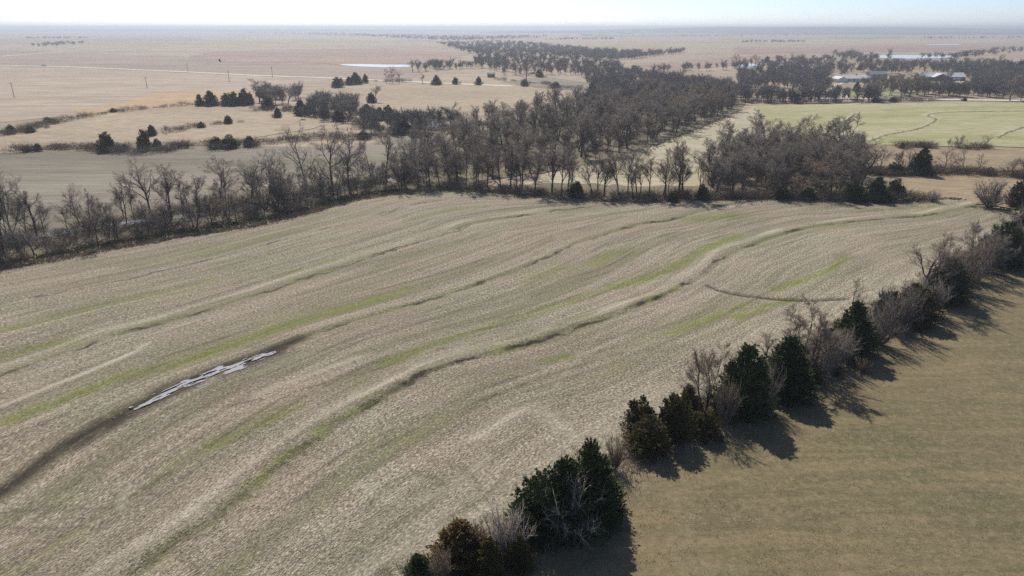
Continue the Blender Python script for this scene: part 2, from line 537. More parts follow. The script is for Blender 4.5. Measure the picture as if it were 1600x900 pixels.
sheet('parking_area', [(1486, 128), (1508, 126), (1515, 134), (1490, 136)], 0.14, M_drive, 0.5)

strip('gravel_road', [(-300, 95), (0, 102), (100, 104.5), (200, 108.5), (300, 113), (400, 118), (500, 121.5), (600, 126), (700, 130.5), (800, 134.6)], 9.0, 0.16, M_road, 30)
strip('paved_road', [(950, 147), (1050, 149), (1140, 151), (1300, 154.5), (1450, 156), (1600, 158), (1900, 162)], 7.5, 0.28, M_road, 30)
strip('gravel_driveway', [(1322, 155), (1316, 146), (1303, 139), (1312, 131), (1330, 129)], 4.5, 0.22, M_drive, 4)
strip('farm_track', [(0, 88), (100, 81), (250, 75), (400, 70), (600, 72)], 9.0, 0.12, M_road, 60)
# grassed terrace channels in the wheat field, real shallow ridges come with the big field below
M_whp = field_mat('thin_wheat_on_bank', (0.36, 0.335, 0.18), (0.40, 0.365, 0.22), None, 0.05, 0.4, (1, 1, 1))
M_rut = plain('bare_rut_soil', (0.165, 0.150, 0.085), 0.9, 0.35, 0.5)
for pts in ([(1358, 222), (1385, 212), (1430, 203), (1452, 195), (1462, 187), (1450, 181), (1480, 176), (1600, 174)],
            [(1650, 185), (1600, 199), (1575, 208), (1560, 216)], [(1298, 201), (1318, 192), (1330, 183), (1336, 178)]):
    strip('terrace_bank', [(x, y - 1.6) for x, y in pts], 4.5, 0.22, M_whp, 3, 0.5)
    strip('terrace_rut', pts, 1.0, 0.26, M_rut, 2, 0.5)

# ------------------------------------------------------------------ the big stubble field with its terraces
FIELD = gl([(-420, 560), (-250, 480), (0, 428), (100, 408), (250, 380), (400, 356), (480, 337), (560, 314), (640, 304), (720, 301), (800, 306), (900, 316), (1000, 319), (1100, 316),
            (1200, 313), (1300, 319), (1400, 319), (1480, 312), (1520, 318), (1585, 335), (1640, 350), (1560, 392), (1480, 440), (1390, 490), (1290, 552), (1190, 615), (1090, 665), (980, 725),
            (900, 790), (800, 860), (720, 930), (640, 1000), (200, 1100), (-300, 1050), (-700, 900)])
T_D = spline(gl([(-500, 570), (-200, 520), (0, 478), (150, 447), (300, 414), (450, 374), (560, 345), (640, 322), (720, 311), (800, 309), (900, 309), (1000, 306), (1100, 298)]), 2)
T_C = spline(gl([(-500, 720), (-200, 640), (0, 588), (60, 570), (180, 526), (280, 500), (380, 470), (440, 450), (520, 424), (600, 396), (700, 366), (737, 352), (813, 339), (858, 332), (914, 325), (1000, 315), (1100, 305)]), 2)
T_A = spline(gl([(-500, 1000), (-200, 870), (0, 775), (100, 700), (200, 642), (310, 592), (420, 551), (500, 520), (600, 490), (700, 461), (794, 428), (880, 392), (914, 377), (1000, 352), (1038, 347), (1094, 332), (1132, 322), (1220, 308)]), 2)
T_B = spline(gl([(-50, 1080), (120, 960), (220, 890), (330, 815), (420, 742), (500, 682), (550, 648), (650, 594), (700, 572), (850, 532), (975, 487), (1050, 457), (1100, 427), (1130, 402), (1180, 381), (1250, 360), (1330, 348), (1450, 338), (1500, 326), (1580, 312)]), 2)
T_G = spline(gl([(500, 1100), (640, 940), (800, 835), (980, 712), (1100, 650), (1250, 555), (1400, 475), (1560, 385), (1680, 335)]), 2)
LINES = [T_D, T_C, T_A, T_B, T_G]

def flow_coord(P):
    """across-slope coordinate (metres) that follows the terraces, and an along-slope one"""
    ds = []
    for L in LINES:
        d, s, a = dist_line(P, L)
        ds.append((d * np.where(s > 0, 1, -1), a))            # positive = far side
    f = np.full(len(P), np.nan)
    f = np.where(ds[0][0] > 0, -ds[0][0] / 18, f)
    for i in range(len(LINES) - 1):
        di, dj = ds[i][0], ds[i + 1][0]
        m = np.isnan(f) & (di <= 0) & (dj > 0)
        f = np.where(m, i + (-di) / (-di + dj + 1e-6), f)
    f = np.where(np.isnan(f), len(LINES) - 1 - ds[-1][0] / 18, f)
    return f * 18.0, P[:, 0] * 0.86 + P[:, 1] * 0.51, ds

def ridge_profile(sd, h):
    # bank on the far side, shallow channel on the near side of it
    return h * np.exp(-((sd - 0.8) / 0.75) ** 2) - 0.9 * h * np.exp(-((sd + 0.5) / 0.6) ** 2)

def field_height(P):
    z = np.full(len(P), 0.30)
    for L, h in ((T_C, 0.07), (T_A, 0.12), (T_B, 0.12), (T_D, 0.03)):
        d, s, a = dist_line(P, L)
        sd = d * np.where(s > 0, 1, -1)
        w = 0.45 * fbm(P[:, 0] / 3.2, P[:, 1] / 3.2, 3)
        z += ridge_profile(sd + w, h * np.clip(0.85 + 0.6 * fbm(a / 7.0, a * 0 + h * 40, 3), 0.2, 1.6)) if L is not T_A else ridge_profile(sd, h)
    z += 0.05 * fbm(P[:, 0] / 9, P[:, 1] / 9, 3) + 0.035 * fbm(P[:, 0] / 1.3, P[:, 1] / 1.3, 2)
    return z

STEP = 0.4
gx, gy = np.arange(-135, 130, STEP), np.arange(22, 183, STEP)
GX, GY = np.meshgrid(gx, gy)
P = np.stack([GX.ravel(), GY.ravel()], 1)
P += np.random.default_rng(5).normal(0, 0.06, P.shape)
inside = in_poly(P + 0.9 * np.stack([fbm(P[:, 0] / 4, P[:, 1] / 4, 2), fbm(P[:, 0] / 4 + 50, P[:, 1] / 4, 2)], 1), FIELD)
nx, ny = len(gx), len(gy)
idx = np.arange(nx * ny).reshape(ny, nx)
quads = np.stack([idx[:-1, :-1].ravel(), idx[:-1, 1:].ravel(), idx[1:, 1:].ravel(), idx[1:, :-1].ravel()], 1)
quads = quads[inside[quads].all(1)]
used = np.unique(quads)
remap = np.full(nx * ny, -1)
remap[used] = np.arange(len(used))
quads = remap[quads]
P = P[used]
FLOW, ALONG, DS = flow_coord(P)
Z = field_height(P)

def band(P, px, width, power=2):
    d, s, a = dist_line(P, spline(gl(px), 2))
    return np.exp(-(d / width) ** power)

green = np.zeros(len(P))
for px, w, k in (([(20, 660), (56, 645), (150, 610), (200, 590), (270, 572), (340, 550), (400, 527), (480, 502), (560, 480), (640, 456)], 1.2, 1.0),
                 ([(600, 570), (700, 535), (800, 502), (880, 476), (960, 450)], 1.1, 0.8),
                 ([(960, 450), (1000, 440), (1060, 416), (1100, 393), (1150, 371)], 1.6, 1.0),
                 ([(1040, 525), (1110, 500), (1170, 477)], 0.8, 0.9), ([(1150, 500), (1200, 481), (1245, 470)], 0.9, 1.0), ([(1210, 455), (1290, 428), (1325, 403)], 1.0, 0.9),
                 ([(1080, 346), (1120, 342), (1150, 338)], 2.6, 0.9), ([(930, 412), (970, 395)], 1.6, 0.8), ([(830, 435), (880, 420)], 1.5, 0.5),
                 ([(0, 520), (100, 495), (200, 470), (330, 440)], 1.6, 0.55), ([(430, 435), (480, 420), (560, 400)], 0.9, 0.8), ([(0, 560), (60, 545), (110, 538)], 1.3, 0.8),
                 ([(855, 568), (885, 560)], 0.9, 0.8), ([(330, 700), (420, 660), (470, 640)], 0.8, 0.7), ([(1350, 330), (1440, 326), (1490, 320)], 1.4, 0.8),
                 ([(640, 345), (700, 330), (760, 325)], 1.5, 0.6), ([(200, 420), (330, 392), (450, 365)], 1.5, 0.5), ([(1480, 300), (1540, 322)], 1.5, 0.7)):
    green = np.maximum(green, k * band(P, px, w))
for i, k in ((3, 0.95), (1, 0.6), (2, 0.5)):
    sd = DS[i][0] + 0.7 * fbm(P[:, 0] / 2.5, P[:, 1] / 2.5, 3)
    green = np.maximum(green, k * np.exp(-((sd - 0.1) / 0.9) ** 2) * np.clip(0.6 + 0.9 * fbm(ALONG / 14, sd * 0 + i * 7.3, 3), 0, 1))
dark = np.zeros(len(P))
for i, k, o, w in ((1, 1.1, -0.3, 0.28), (2, 1.1, -0.3, 0.28), (3, 1.3, -0.3, 0.34), (0, 0.9, -0.3, 0.25)):  # wet soil, plus shade of the near bank face put into the colour
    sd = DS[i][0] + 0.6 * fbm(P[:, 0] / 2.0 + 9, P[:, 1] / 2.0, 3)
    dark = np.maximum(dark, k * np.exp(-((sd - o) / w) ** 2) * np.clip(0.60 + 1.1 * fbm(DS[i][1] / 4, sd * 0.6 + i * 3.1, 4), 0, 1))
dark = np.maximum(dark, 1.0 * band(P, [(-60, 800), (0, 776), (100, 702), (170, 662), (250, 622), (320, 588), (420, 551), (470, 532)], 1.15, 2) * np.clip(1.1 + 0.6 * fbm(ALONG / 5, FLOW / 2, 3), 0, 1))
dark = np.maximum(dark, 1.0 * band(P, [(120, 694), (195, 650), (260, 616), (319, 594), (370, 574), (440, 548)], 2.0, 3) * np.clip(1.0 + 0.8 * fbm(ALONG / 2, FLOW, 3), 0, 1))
dark = np.maximum(dark, 1.0 * band(P, [(1105, 449), (1140, 461), (1200, 469), (1260, 472), (1325, 470)], 0.42))
dark = np.maximum(dark, 0.6 * band(P, [(150, 940), (220, 890), (330, 815), (420, 742), (500, 682), (550, 648), (650, 594), (700, 572), (850, 532)], 0.55, 2) * np.clip(0.75 + 0.9 * fbm(P[:, 0] / 2.2, P[:, 1] / 2.2, 3), 0, 1))
dark = np.maximum(dark, 0.45 * band(P, [(0, 806), (80, 800), (190, 800)], 0.25))
dark = np.maximum(dark, 0.45 * band(P, [(0, 828), (60, 832), (110, 834)], 0.25))
pale = np.zeros(len(P))
for px, w, k in (([(0, 640), (100, 600), (190, 562), (230, 540)], 0.45, 0.8), ([(850, 660), (862, 620), (885, 585), (930, 530), (985, 470)], 0.25, 0.22), ([(885, 660), (905, 610), (940, 560), (1010, 480)], 0.2, 0.18),
                 ([(190, 800), (195, 775), (205, 765)], 0.3, 0.5), ([(400, 620), (480, 590), (560, 560)], 0.5, 0.5), ([(740, 690), (830, 640), (900, 690), (960, 700)], 1.0, 0.4),
                 ([(560, 760), (620, 790), (700, 770), (760, 720)], 0.7, 0.3)):
    pale = np.maximum(pale, k * band(P, px, w))
sd = DS[3][0]
pale = np.maximum(pale, 0.6 * np.exp(-((sd - 2.2) / 1.0) ** 2) * np.clip(0.5 + 1.0 * fbm(ALONG / 9, sd, 3), 0, 1))
sd = DS[1][0]
pale = np.maximum(pale, 0.45 * np.exp(-((sd - 2.6) / 1.0) ** 2) * np.clip(0.5 + 1.0 * fbm(ALONG / 9, sd, 3), 0, 1))
pale = np.maximum(pale, 0.35 * np.exp(-((DS[4][0] - 3.5) / 2.5) ** 2))

for px in ([(520, 800), (545, 752), (600, 722), (670, 718), (730, 740), (755, 780)], [(575, 805), (592, 770), (630, 748), (680, 750), (705, 775)], [(860, 690), (810, 720), (770, 770), (690, 820)], [(300, 830), (420, 790), (560, 700), (760, 610), (960, 545)],
           [(320, 842), (440, 800), (575, 712), (775, 620), (975, 553)], [(0, 690), (150, 640), (330, 640), (520, 600), (700, 545)]):
    dark = np.maximum(dark, 0.55 * band(P, px, 0.26) * np.clip(0.6 + fbm(P[:, 0] / 3, P[:, 1] / 3, 3), 0, 1))
for i, off in ((1, 5.0), (1, 6.9), (2, 6.5), (2, 8.4), (3, 7.0), (3, 8.9), (3, 13.0), (3, 14.9), (2, -5.0), (2, -6.9)):      # wheel tracks beside the terraces
    sd = DS[i][0] - off + 0.3 * fbm(P[:, 0] / 12, P[:, 1] / 12, 2)
    dark = np.maximum(dark, 0.5 * np.exp(-(sd / 0.27) ** 2) * np.clip(0.45 + 1.0 * fbm(P[:, 0] / 7 + i, P[:, 1] / 7 + off, 3), 0, 1))
# the gully is a real cut
gd, _, _ = dist_line(P, spline(gl([(1105, 449), (1140, 461), (1200, 469), (1260, 472), (1325, 470)]), 1))
Z -= 0.25 * np.exp(-(gd / 0.45) ** 2)
fm = mesh_np('stubble_field', np.column_stack([P, Z]), quads, M_stub, True)
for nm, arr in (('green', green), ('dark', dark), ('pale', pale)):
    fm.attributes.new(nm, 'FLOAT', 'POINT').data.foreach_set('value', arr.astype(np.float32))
fm.attributes.new('flow', 'FLOAT_VECTOR', 'POINT').data.foreach_set('vector', np.column_stack([ALONG, FLOW, np.zeros(len(P))]).astype(np.float32).ravel())
struct(link('stubble_field', fm))
FIELD_P, FIELD_Z = P, Z

# the dry pasture right of the hedgerow
PAST = gl([(500, 1130), (640, 990), (720, 925), (800, 855), (900, 785), (980, 722), (1090, 662), (1190, 612), (1290, 549), (1390, 487), (1480, 437), (1560, 389), (1640, 347), (1900, 365), (2300, 470), (2300, 800), (1900, 1150)])
qx, qy = np.arange(-20, 150, 1.0), np.arange(22, 150, 1.0)
QX, QY = np.meshgrid(qx, qy)
Q = np.stack([QX.ravel(), QY.ravel()], 1) + np.random.default_rng(8).normal(0, 0.1, (QX.size, 2))
ins = in_poly(Q, PAST)
idx = np.arange(QX.size).reshape(QX.shape)
qq = np.stack([idx[:-1, :-1].ravel(), idx[:-1, 1:].ravel(), idx[1:, 1:].ravel(), idx[1:, :-1].ravel()], 1)
qq = qq[ins[qq].any(1)]
used = np.unique(qq)
remap = np.full(QX.size, -1)
remap[used] = np.arange(len(used))
Q = Q[used]
def pasture_height(Q):
    return 0.20 + 0.10 * fbm(Q[:, 0] / 12, Q[:, 1] / 12, 3)
pm = mesh_np('dry_pasture', np.column_stack([Q, pasture_height(Q)]), remap[qq], M_past, True)
hd, hs, ha = dist_line(Q, T_G)
ppale = np.exp(-(hd / 3.0) ** 2) * 0.9
ppale = np.maximum(ppale, 0.12 * band(Q, [(1000, 770), (1080, 800), (1060, 880), (1150, 900)], 0.8))
pm.attributes.new('pale', 'FLOAT', 'POINT').data.foreach_set('value', ppale.astype(np.float32))
struct(link('dry_pasture', pm))

# ------------------------------------------------------------------ water
strip('creek', [(-250, 440), (-50, 392), (100, 364), (250, 343), (370, 329), (440, 312), (520, 299), (600, 283), (680, 268), (740, 258)], 3.6, 0.22, M_water, 2, 0.12)
sheet('pond', [(529, 100.5), (560, 100.3), (610, 101.3), (645, 101.6), (640, 104.6), (600, 105.6), (560, 104.2), (535, 102)], 0.25, M_water, 1.2)
sheet('pond', [(660, 194), (690, 191), (715, 194), (720, 198), (690, 200), (665, 199)], 0.2, M_water, 0.4)
sheet('pond', [(1365, 86.5), (1420, 86), (1495, 87.2), (1485, 91.5), (1420, 91.8), (1370, 90.5)], 0.25, M_water, 2)
sheet('pond', [(1140, 101), (1170, 99.5), (1192, 101), (1188, 104), (1150, 104.5)], 0.25, M_water, 1)
sheet('pond', [(1198, 100), (1222, 99.5), (1222, 103), (1200, 104)], 0.25, M_water, 1)
sheet('pond', [(1448, 69), (1500, 68.8), (1502, 70.2), (1450, 70.5)], 0.3, M_water, 3)
sheet('pond', [(1185, 139), (1225, 137), (1228, 147), (1190, 148)], 0.2, M_water, 0.8)

def puddle():
    L = spline(gl([(203, 640), (260, 612), (319, 590), (370, 570), (425, 550)]), 0.15)
    d = np.gradient(L, axis=0)
    d /= np.hypot(d[:, 0], d[:, 1])[:, None]
    nrm = np.stack([-d[:, 1], d[:, 0]], 1)
    ns = 90
    off = (np.arange(ns) - ns / 2) * 0.06
    n = len(L)
    V = (L[:, None, :] + nrm[:, None, :] * off[None, :, None]).reshape(-1, 2)
    s = np.repeat(np.arange(n) * 0.15, ns)
    o = np.tile(off, n)
    tt = s / s.max()
    wid = 0.60 + 1.35 * np.exp(-((tt - 0.55) / 0.22) ** 2) + 0.15 * np.exp(-((tt - 0.15) / 0.12) ** 2)
    fld = 1 - np.abs(o + 0.15 * np.sin(s * 0.6)) / wid + 1.0 * fbm(s / 1.6, o * 3.4, 4)
    keep = fld > 0.50
    idx = np.arange(n * ns).reshape(n, ns)
    q = np.stack([idx[:-1, :-1].ravel(), idx[1:, :-1].ravel(), idx[1:, 1:].ravel(), idx[:-1, 1:].ravel()], 1)
    q = q[keep[q].all(1)]
    u = np.unique(q)
    r = np.full(n * ns, -1)
    r[u] = np.arange(len(u))
    W = V[u] - nrm.mean(0) * 0.75
    z = field_height(W)
    return mesh_np('puddle', np.column_stack([W, np.full(len(W), np.percentile(z, 85) + 0.03)]), r[q], M_puddle)
struct(link('puddle', puddle()))

# ------------------------------------------------------------------ trees: templates
def spikes(A, B, R, sides=3):
    """thin tapered three-sided twigs from points A to points B"""
    A, B, R = np.asarray(A), np.asarray(B), np.asarray(R)
    d = B - A
    ln = np.linalg.norm(d, axis=1, keepdims=True) + 1e-9
    d = d / ln
    ref = np.where(np.abs(d[:, 2:3]) < 0.9, np.array([[0, 0, 1.0]]), np.array([[1.0, 0, 0]]))
    a = np.cross(d, ref)
    a /= np.linalg.norm(a, axis=1, keepdims=True) + 1e-9
    b = np.cross(d, a)
    if sides == 1:
        th = np.random.default_rng(len(A)).uniform(0, 6.28, len(A))[:, None]
        w = (a * np.cos(th) + b * np.sin(th)) * R[:, None]
        return np.stack([A - w, A + w, B], 1).reshape(-1, 3), np.arange(len(A) * 3).reshape(-1, 3)
    V = []
    for i in range(3):
        t = 2 * math.pi * i / 3
        V.append(A + (a * math.cos(t) + b * math.sin(t)) * R[:, None])
    V.append(B)
    V = np.stack(V, 1).reshape(-1, 3)
    k = np.arange(len(A))[:, None] * 4
    F = np.concatenate([k + np.array([[0, 1, 3]]), k + np.array([[1, 2, 3]]), k + np.array([[2, 0, 3]])])
    return V, F

def tube_np(nodes, radii, sides):
    nodes = np.asarray(nodes)
    n = len(nodes)
    d = np.gradient(nodes, axis=0)
    d /= np.linalg.norm(d, axis=1, keepdims=True) + 1e-9
    ref = np.array([0.31, 0.95, 0.05])
    a = np.cross(d, ref)
    a /= np.linalg.norm(a, axis=1, keepdims=True) + 1e-9
    b = np.cross(d, a)
    t = 2 * np.pi * np.arange(sides) / sides
    V = nodes[:, None] + (a[:, None] * np.cos(t)[None, :, None] + b[:, None] * np.sin(t)[None, :, None]) * np.asarray(radii)[:, None, None]
    V = V.reshape(-1, 3)
    F = []
    for i in range(n - 1):
        for j in range(sides):
            k = (j + 1) % sides
            p, q, r, s = i * sides + j, i * sides + k, (i + 1) * sides + k, (i + 1) * sides + j
            F += [(p, q, r), (p, r, s)]
    return V, np.array(F)

def join(parts):
    V, F, b = [], [], 0
    for v, f in parts:
        V.append(v)
        F.append(f + b)
        b += len(v)
    return np.concatenate(V), np.concatenate(F)

def bare_tree(seed, H=12.0, trunk_frac=0.30, spread=0.75, up=0.25, limbs=7, dens=1.0, stems=1, twig_r=0.0105, r0=None):
    R = random.Random(seed)
    wood, crown, TA, TB, TR = [], [], [], [], []
    def perp(d):
        v = Vector((R.gauss(0, 1), R.gauss(0, 1), R.gauss(0, 1)))
        v -= d * v.dot(d)
        return v.normalized()
    def branch(p, d, ln, r, level):
        n = (6, 5, 4, 3)[level]
        nodes, dirs = [Vector(p)], []
        dd = Vector(d)
        for i in range(n):
            dd = (dd + perp(dd) * (0.10, 0.20, 0.26, 0.28)[level] + Vector((0, 0, 1)) * up * (0.2, 0.28, 0.22, 0.12)[level]).normalized()
            nodes.append(nodes[-1] + dd * ln / n)
            dirs.append(dd.copy())
        rad = [r * (1 - 0.62 * i / n) if level < 2 else r * (1 - 0.8 * i / n) for i in range(n + 1)]
        (wood if level < 2 else crown).append(tube_np([tuple(q) for q in nodes], rad, (7, 5, 4, 3)[level]))
        if level >= 2:
            k = int(round((17 if level == 3 else 12) * dens))
            for i in range(k):
                t = 0.12 + 0.88 * (i + R.random()) / k
                j = min(n - 1, int(t * n))
                q = nodes[j].lerp(nodes[j + 1], t * n - j)
                td = (dirs[j] * 0.9 + perp(dirs[j]) * R.uniform(0.5, 1.0) + Vector((0, 0, 0.15))).normalized()
                tl = ln * R.uniform(0.45, 0.85) * (1.0 if level == 3 else 0.5)
                TA.append(tuple(q)); TB.append(tuple(q + td * tl)); TR.append(twig_r * R.uniform(0.7, 1.2))
            if level == 3:
                return
        cnt = (limbs, 6, 6)[level]
        start = (trunk_frac, 0.22, 0.15)[level]
        for i in range(cnt):
            t = start + (1 - start) * (i + R.uniform(0.2, 0.9)) / cnt
            t = min(t, 0.98)
            j = min(n - 1, int(t * n))
            q = nodes[j].lerp(nodes[j + 1], t * n - j)
            ang = R.uniform(0.55, 1.0) * spread if level else R.uniform(0.6, 1.0) * spread * (1.25 - 0.55 * t)
            cd = (dirs[j] * math.cos(ang) + perp(dirs[j]) * math.sin(ang)).normalized()
            if cd.z < -0.15:
                cd.z *= -0.4
                cd.normalize()
            cl = ln * ((0.62, 0.52, 0.50)[level] * R.uniform(0.75, 1.15)) * (1.15 - 0.45 * t)
            branch(q, cd, cl, rad[j] * (0.60, 0.58, 0.55)[level], level + 1)
    base = r0 or H * 0.017
    for s in range(stems):
        a = 2 * math.pi * s / stems + R.random()
        lean = 0.0 if stems == 1 else R.uniform(0.15, 0.5)
        d = Vector((math.cos(a) * lean + R.gauss(0, .04), math.sin(a) * lean + R.gauss(0, .04), 1)).normalized()
        st = Vector((math.cos(a) * 0.02 * H * (stems > 1), math.sin(a) * 0.02 * H * (stems > 1), -0.15))
        branch(st, d, H * 0.80 * (1 if stems == 1 else R.uniform(0.65, 0.95)), base * (1 if stems == 1 else 0.6), 0)
    crown.append(spikes(TA, TB, TR))
    wv, wf = join(wood)
    cv, cf = join(crown)
    top = max(wv[:, 2].max(), np.percentile(cv[:, 2], 99.7))
    return (wv / top, wf), (cv / top, cf)         # unit height

def shrub(seed, n_stem=16, spread=0.9, k=26, r=0.012):
    """bare multi-stemmed bush of unit height"""
    R = np.random.default_rng(seed)
    W, A, B, RR = [], [], [], []
    for s in range(n_stem):
        a = R.uniform(0, 2 * np.pi)
        ln = R.uniform(0.02, 1) ** 0.6 * spread
        d = np.array([np.cos(a) * ln, np.sin(a) * ln, 1.0])
        d /= np.linalg.norm(d)
        L = R.uniform(0.6, 1.0)
        nodes = [np.array([np.cos(a) * 0.05, np.sin(a) * 0.05, -0.03])]
        for i in range(5):
            d = d + R.normal(0, 0.14, 3)
            d /= np.linalg.norm(d)
            nodes.append(nodes[-1] + d * L / 5)
        nodes = np.array(nodes)
        W.append(tube_np(nodes, np.linspace(r * 1.6, r * 0.6, 6), 4))
        for i in range(k):
            t = R.uniform(0.18, 1.0) * 5
            j = min(4, int(t))
            q = nodes[j] + (nodes[j + 1] - nodes[j]) * (t - j)
            td = (nodes[j + 1] - nodes[j]) * 5 / L * 0.8 + R.normal(0, 0.55, 3) + np.array([0, 0, 0.2])
            td /= np.linalg.norm(td)
            e = q + td * R.uniform(0.12, 0.30)
            A.append(q); B.append(e); RR.append(r * 0.45)
            for m in range(2):
                t2 = R.uniform(0.3, 1)
                q2 = q + (e - q) * t2
                td2 = td + R.normal(0, 0.5, 3)
                td2 /= np.linalg.norm(td2)
                A.append(q2); B.append(q2 + td2 * R.uniform(0.07, 0.17)); RR.append(r * 0.32)
    w = join(W)
    c = spikes(A, B, np.array(RR))
    c[0][:, 2] = np.maximum(c[0][:, 2], 0.0)
    return w, c

def cedar(seed, ratio=0.5, shape=1.0, plumes=520, k=34, open_top=0.0):
    """juniper of unit height: trunk and a crown of upswept sprays on several leaders"""
    R = np.random.default_rng(seed)
    nl = 3 if shape < 0.8 else (6 if shape < 1.5 else 8)
    lead = [(0.0, 0.0, 1.0, ratio * (0.50 if shape < 0.8 else 0.40))]
    for i in range(nl):
        a = 2 * np.pi * i / nl + R.uniform(-.4, .4)
        q = ratio * 0.5 * R.uniform(0.30, 0.58)
        lead.append((np.cos(a) * q, np.sin(a) * q, R.uniform(0.42, 0.78) if shape < 0.8 else R.uniform(0.55, 0.92), ratio * 0.5 * R.uniform(0.42, 0.62)))
    lead = np.array(lead)
    ph = R.uniform(0, 6.28, 6)
    def rad(t, a):
        prof = np.minimum((t / 0.16 + 0.45) ** 0.6, 1.0) * (1 - t ** (1.0 + 0.35 * shape)) ** (0.80 if shape > 0.8 else 0.95)
        return prof * (1 + 0.16 * np.sin(3 * a + ph[0] + 7 * t) + 0.13 * np.sin(5 * a + ph[1] - 15 * t))
    wts = lead[:, 2] * lead[:, 3]
    li = R.choice(len(lead), plumes, p=wts / wts.sum())
    t0 = R.uniform(0.0, 0.97, plumes)
    a = R.uniform(0, 2 * np.pi, plumes)
    depth = np.where(R.random(plumes) < 0.7, R.uniform(0.80, 1.10, plumes), R.uniform(0.2, 0.8, plumes))
    rr = rad(t0, a) * depth * lead[li, 3]
    z = t0 * lead[li, 2]
    C = np.stack([lead[li, 0] * (0.55 + 0.45 * t0) + np.cos(a) * rr, lead[li, 1] * (0.55 + 0.45 * t0) + np.sin(a) * rr, z], 1)
    up = 0.55 + 1.6 * t0
    D = np.stack([np.cos(a), np.sin(a), up], 1) + R.normal(0, 0.25, (plumes, 3))
    D /= np.linalg.norm(D, axis=1, keepdims=True)
    L = R.uniform(0.08, 0.19, plumes) * (1.1 - 0.30 * t0)
    n = plumes * k
    pi = np.repeat(np.arange(plumes), k)
    t = R.random(n) ** 0.8
    w = (1 - t) * 0.30 + 0.05
    off = R.normal(0, 1, (n, 3)) * (w * L[pi] * 0.62)[:, None]
    base = C[pi] + D[pi] * (t * L[pi])[:, None] - D[pi] * (L[pi] * 0.35)[:, None] + off
    d = D[pi] * 0.9 + off / (L[pi][:, None] + 1e-6) * 1.3 + R.normal(0, 0.35, (n, 3))
    d /= np.linalg.norm(d, axis=1, keepdims=True)
    s = np.cross(d, R.normal(0, 1, (n, 3)))
    s /= np.linalg.norm(s, axis=1, keepdims=True) + 1e-9
    ln = R.uniform(0.020, 0.042, n)[:, None]
    wd = R.uniform(0.006, 0.012, n)[:, None]
    tri = np.stack([base - s * wd, base + s * wd, base + d * ln], 1).reshape(-1, 3)
    f = np.arange(n * 3).reshape(-1, 3)
    tri[:, 2] = np.maximum(tri[:, 2], 0.004)
    tr = tube_np(np.array([(0, 0, -0.02), (0.004, 0.003, 0.3), (-0.003, 0.004, 0.6), (0, 0, 0.92)]), (0.022, 0.016, 0.010, 0.003), 6)
    br = []
    for i in range(26):
        zz = R.uniform(0.06, 0.8); aa = R.uniform(0, 6.28); q = ratio * 0.40 * (1 - zz)
        br.append(tube_np(np.array([(0, 0, zz * 0.9), (np.cos(aa) * q * .5, np.sin(aa) * q * .5, zz * 0.97), (np.cos(aa) * q, np.sin(aa) * q, zz * 1.05)]), (0.006, 0.004, 0.002), 3))
    return join([tr] + br), (tri, f)

def template(kind, parts, mats, names):
    return [(nm, mesh_np(kind + '_' + nm, v, f, m)) for (v, f), m, nm in zip(parts, mats, names)]

TREES = {}
spec = {'broad': dict(H=12, trunk_frac=0.22, spread=0.95, up=0.18, limbs=9, dens=1.0),
        'vase': dict(H=12, trunk_frac=0.25, spread=0.62, up=0.42, limbs=8, dens=1.0),
        'tall': dict(H=14, trunk_frac=0.36, spread=0.70, up=0.28, limbs=9, dens=0.9),
        'multi': dict(H=10, trunk_frac=0.25, spread=0.65, up=0.35, limbs=5, dens=0.8, stems=3),
        'slim': dict(H=10, trunk_frac=0.40, spread=0.60, up=0.40, limbs=7, dens=0.8)}
for ki, (kind, kw) in enumerate(spec.items()):
    TREES[kind] = [template('bare_tree', bare_tree(100 * ki + v + 1, **kw), (M_bark, M_twig), ('trunk', 'crown')) for v in range(3)]
OAK = [template('bare_tree', bare_tree(900 + v, H=13, trunk_frac=0.28, spread=1.0, up=0.15, limbs=8, dens=0.55), (M_bark, M_twig), ('trunk', 'crown')) for v in range(3)]
TREES['open'] = OAK
SHRUBS = [template('bare_shrub', shrub(30 + v, 26 + 2 * v, 0.75 + 0.12 * v, 34), (M_twigpink, M_twigpink), ('stems', 'twigs')) for v in range(4)]
CEDARS = {'cone': [template('cedar', cedar(50 + v, 0.56, 0.4), (M_bark, M_cedar), ('trunk', 'crown')) for v in range(3)],
          'egg': [template('cedar', cedar(60 + v, 0.72, 1.2), (M_bark, M_cedar), ('trunk', 'crown')) for v in range(3)],
          'round': [template('cedar', cedar(70 + v, 0.98, 1.8), (M_bark, M_cedar), ('trunk', 'crown')) for v in range(2)]}

def plant(name, tmpl, xy, h, wscale=1.0, z=0.1, mats=None, lean=0.0, single=False):
    """one plant: an Empty at its foot with a copy of each part of the template"""
    root = empty(name, (xy[0], xy[1], z), random.uniform(0, 6.28))
    root.scale = (h * wscale, h * wscale * random.uniform(0.92, 1.08), h)
    if lean:
        root.rotation_euler[0] = lean
    for i, (nm, me) in enumerate(tmpl):
        o = link(nm, me, root)
        if mats and mats[i]:
            o.material_slots[0].link = 'OBJECT'
            o.material_slots[0].material = mats[i]
    return root

def ground_z(xy):
    if in_poly(np.array([xy]), FIELD)[0]:
        return float(field_height(np.array([xy]))[0]) - 0.03
    if in_poly(np.array([xy]), PAST)[0]:
        return float(pasture_height(np.array([xy]))[0]) - 0.03
    return 0.15

def depth(px, py):
    return CAM_H / (SP - (450 - py) / FPX * CP)

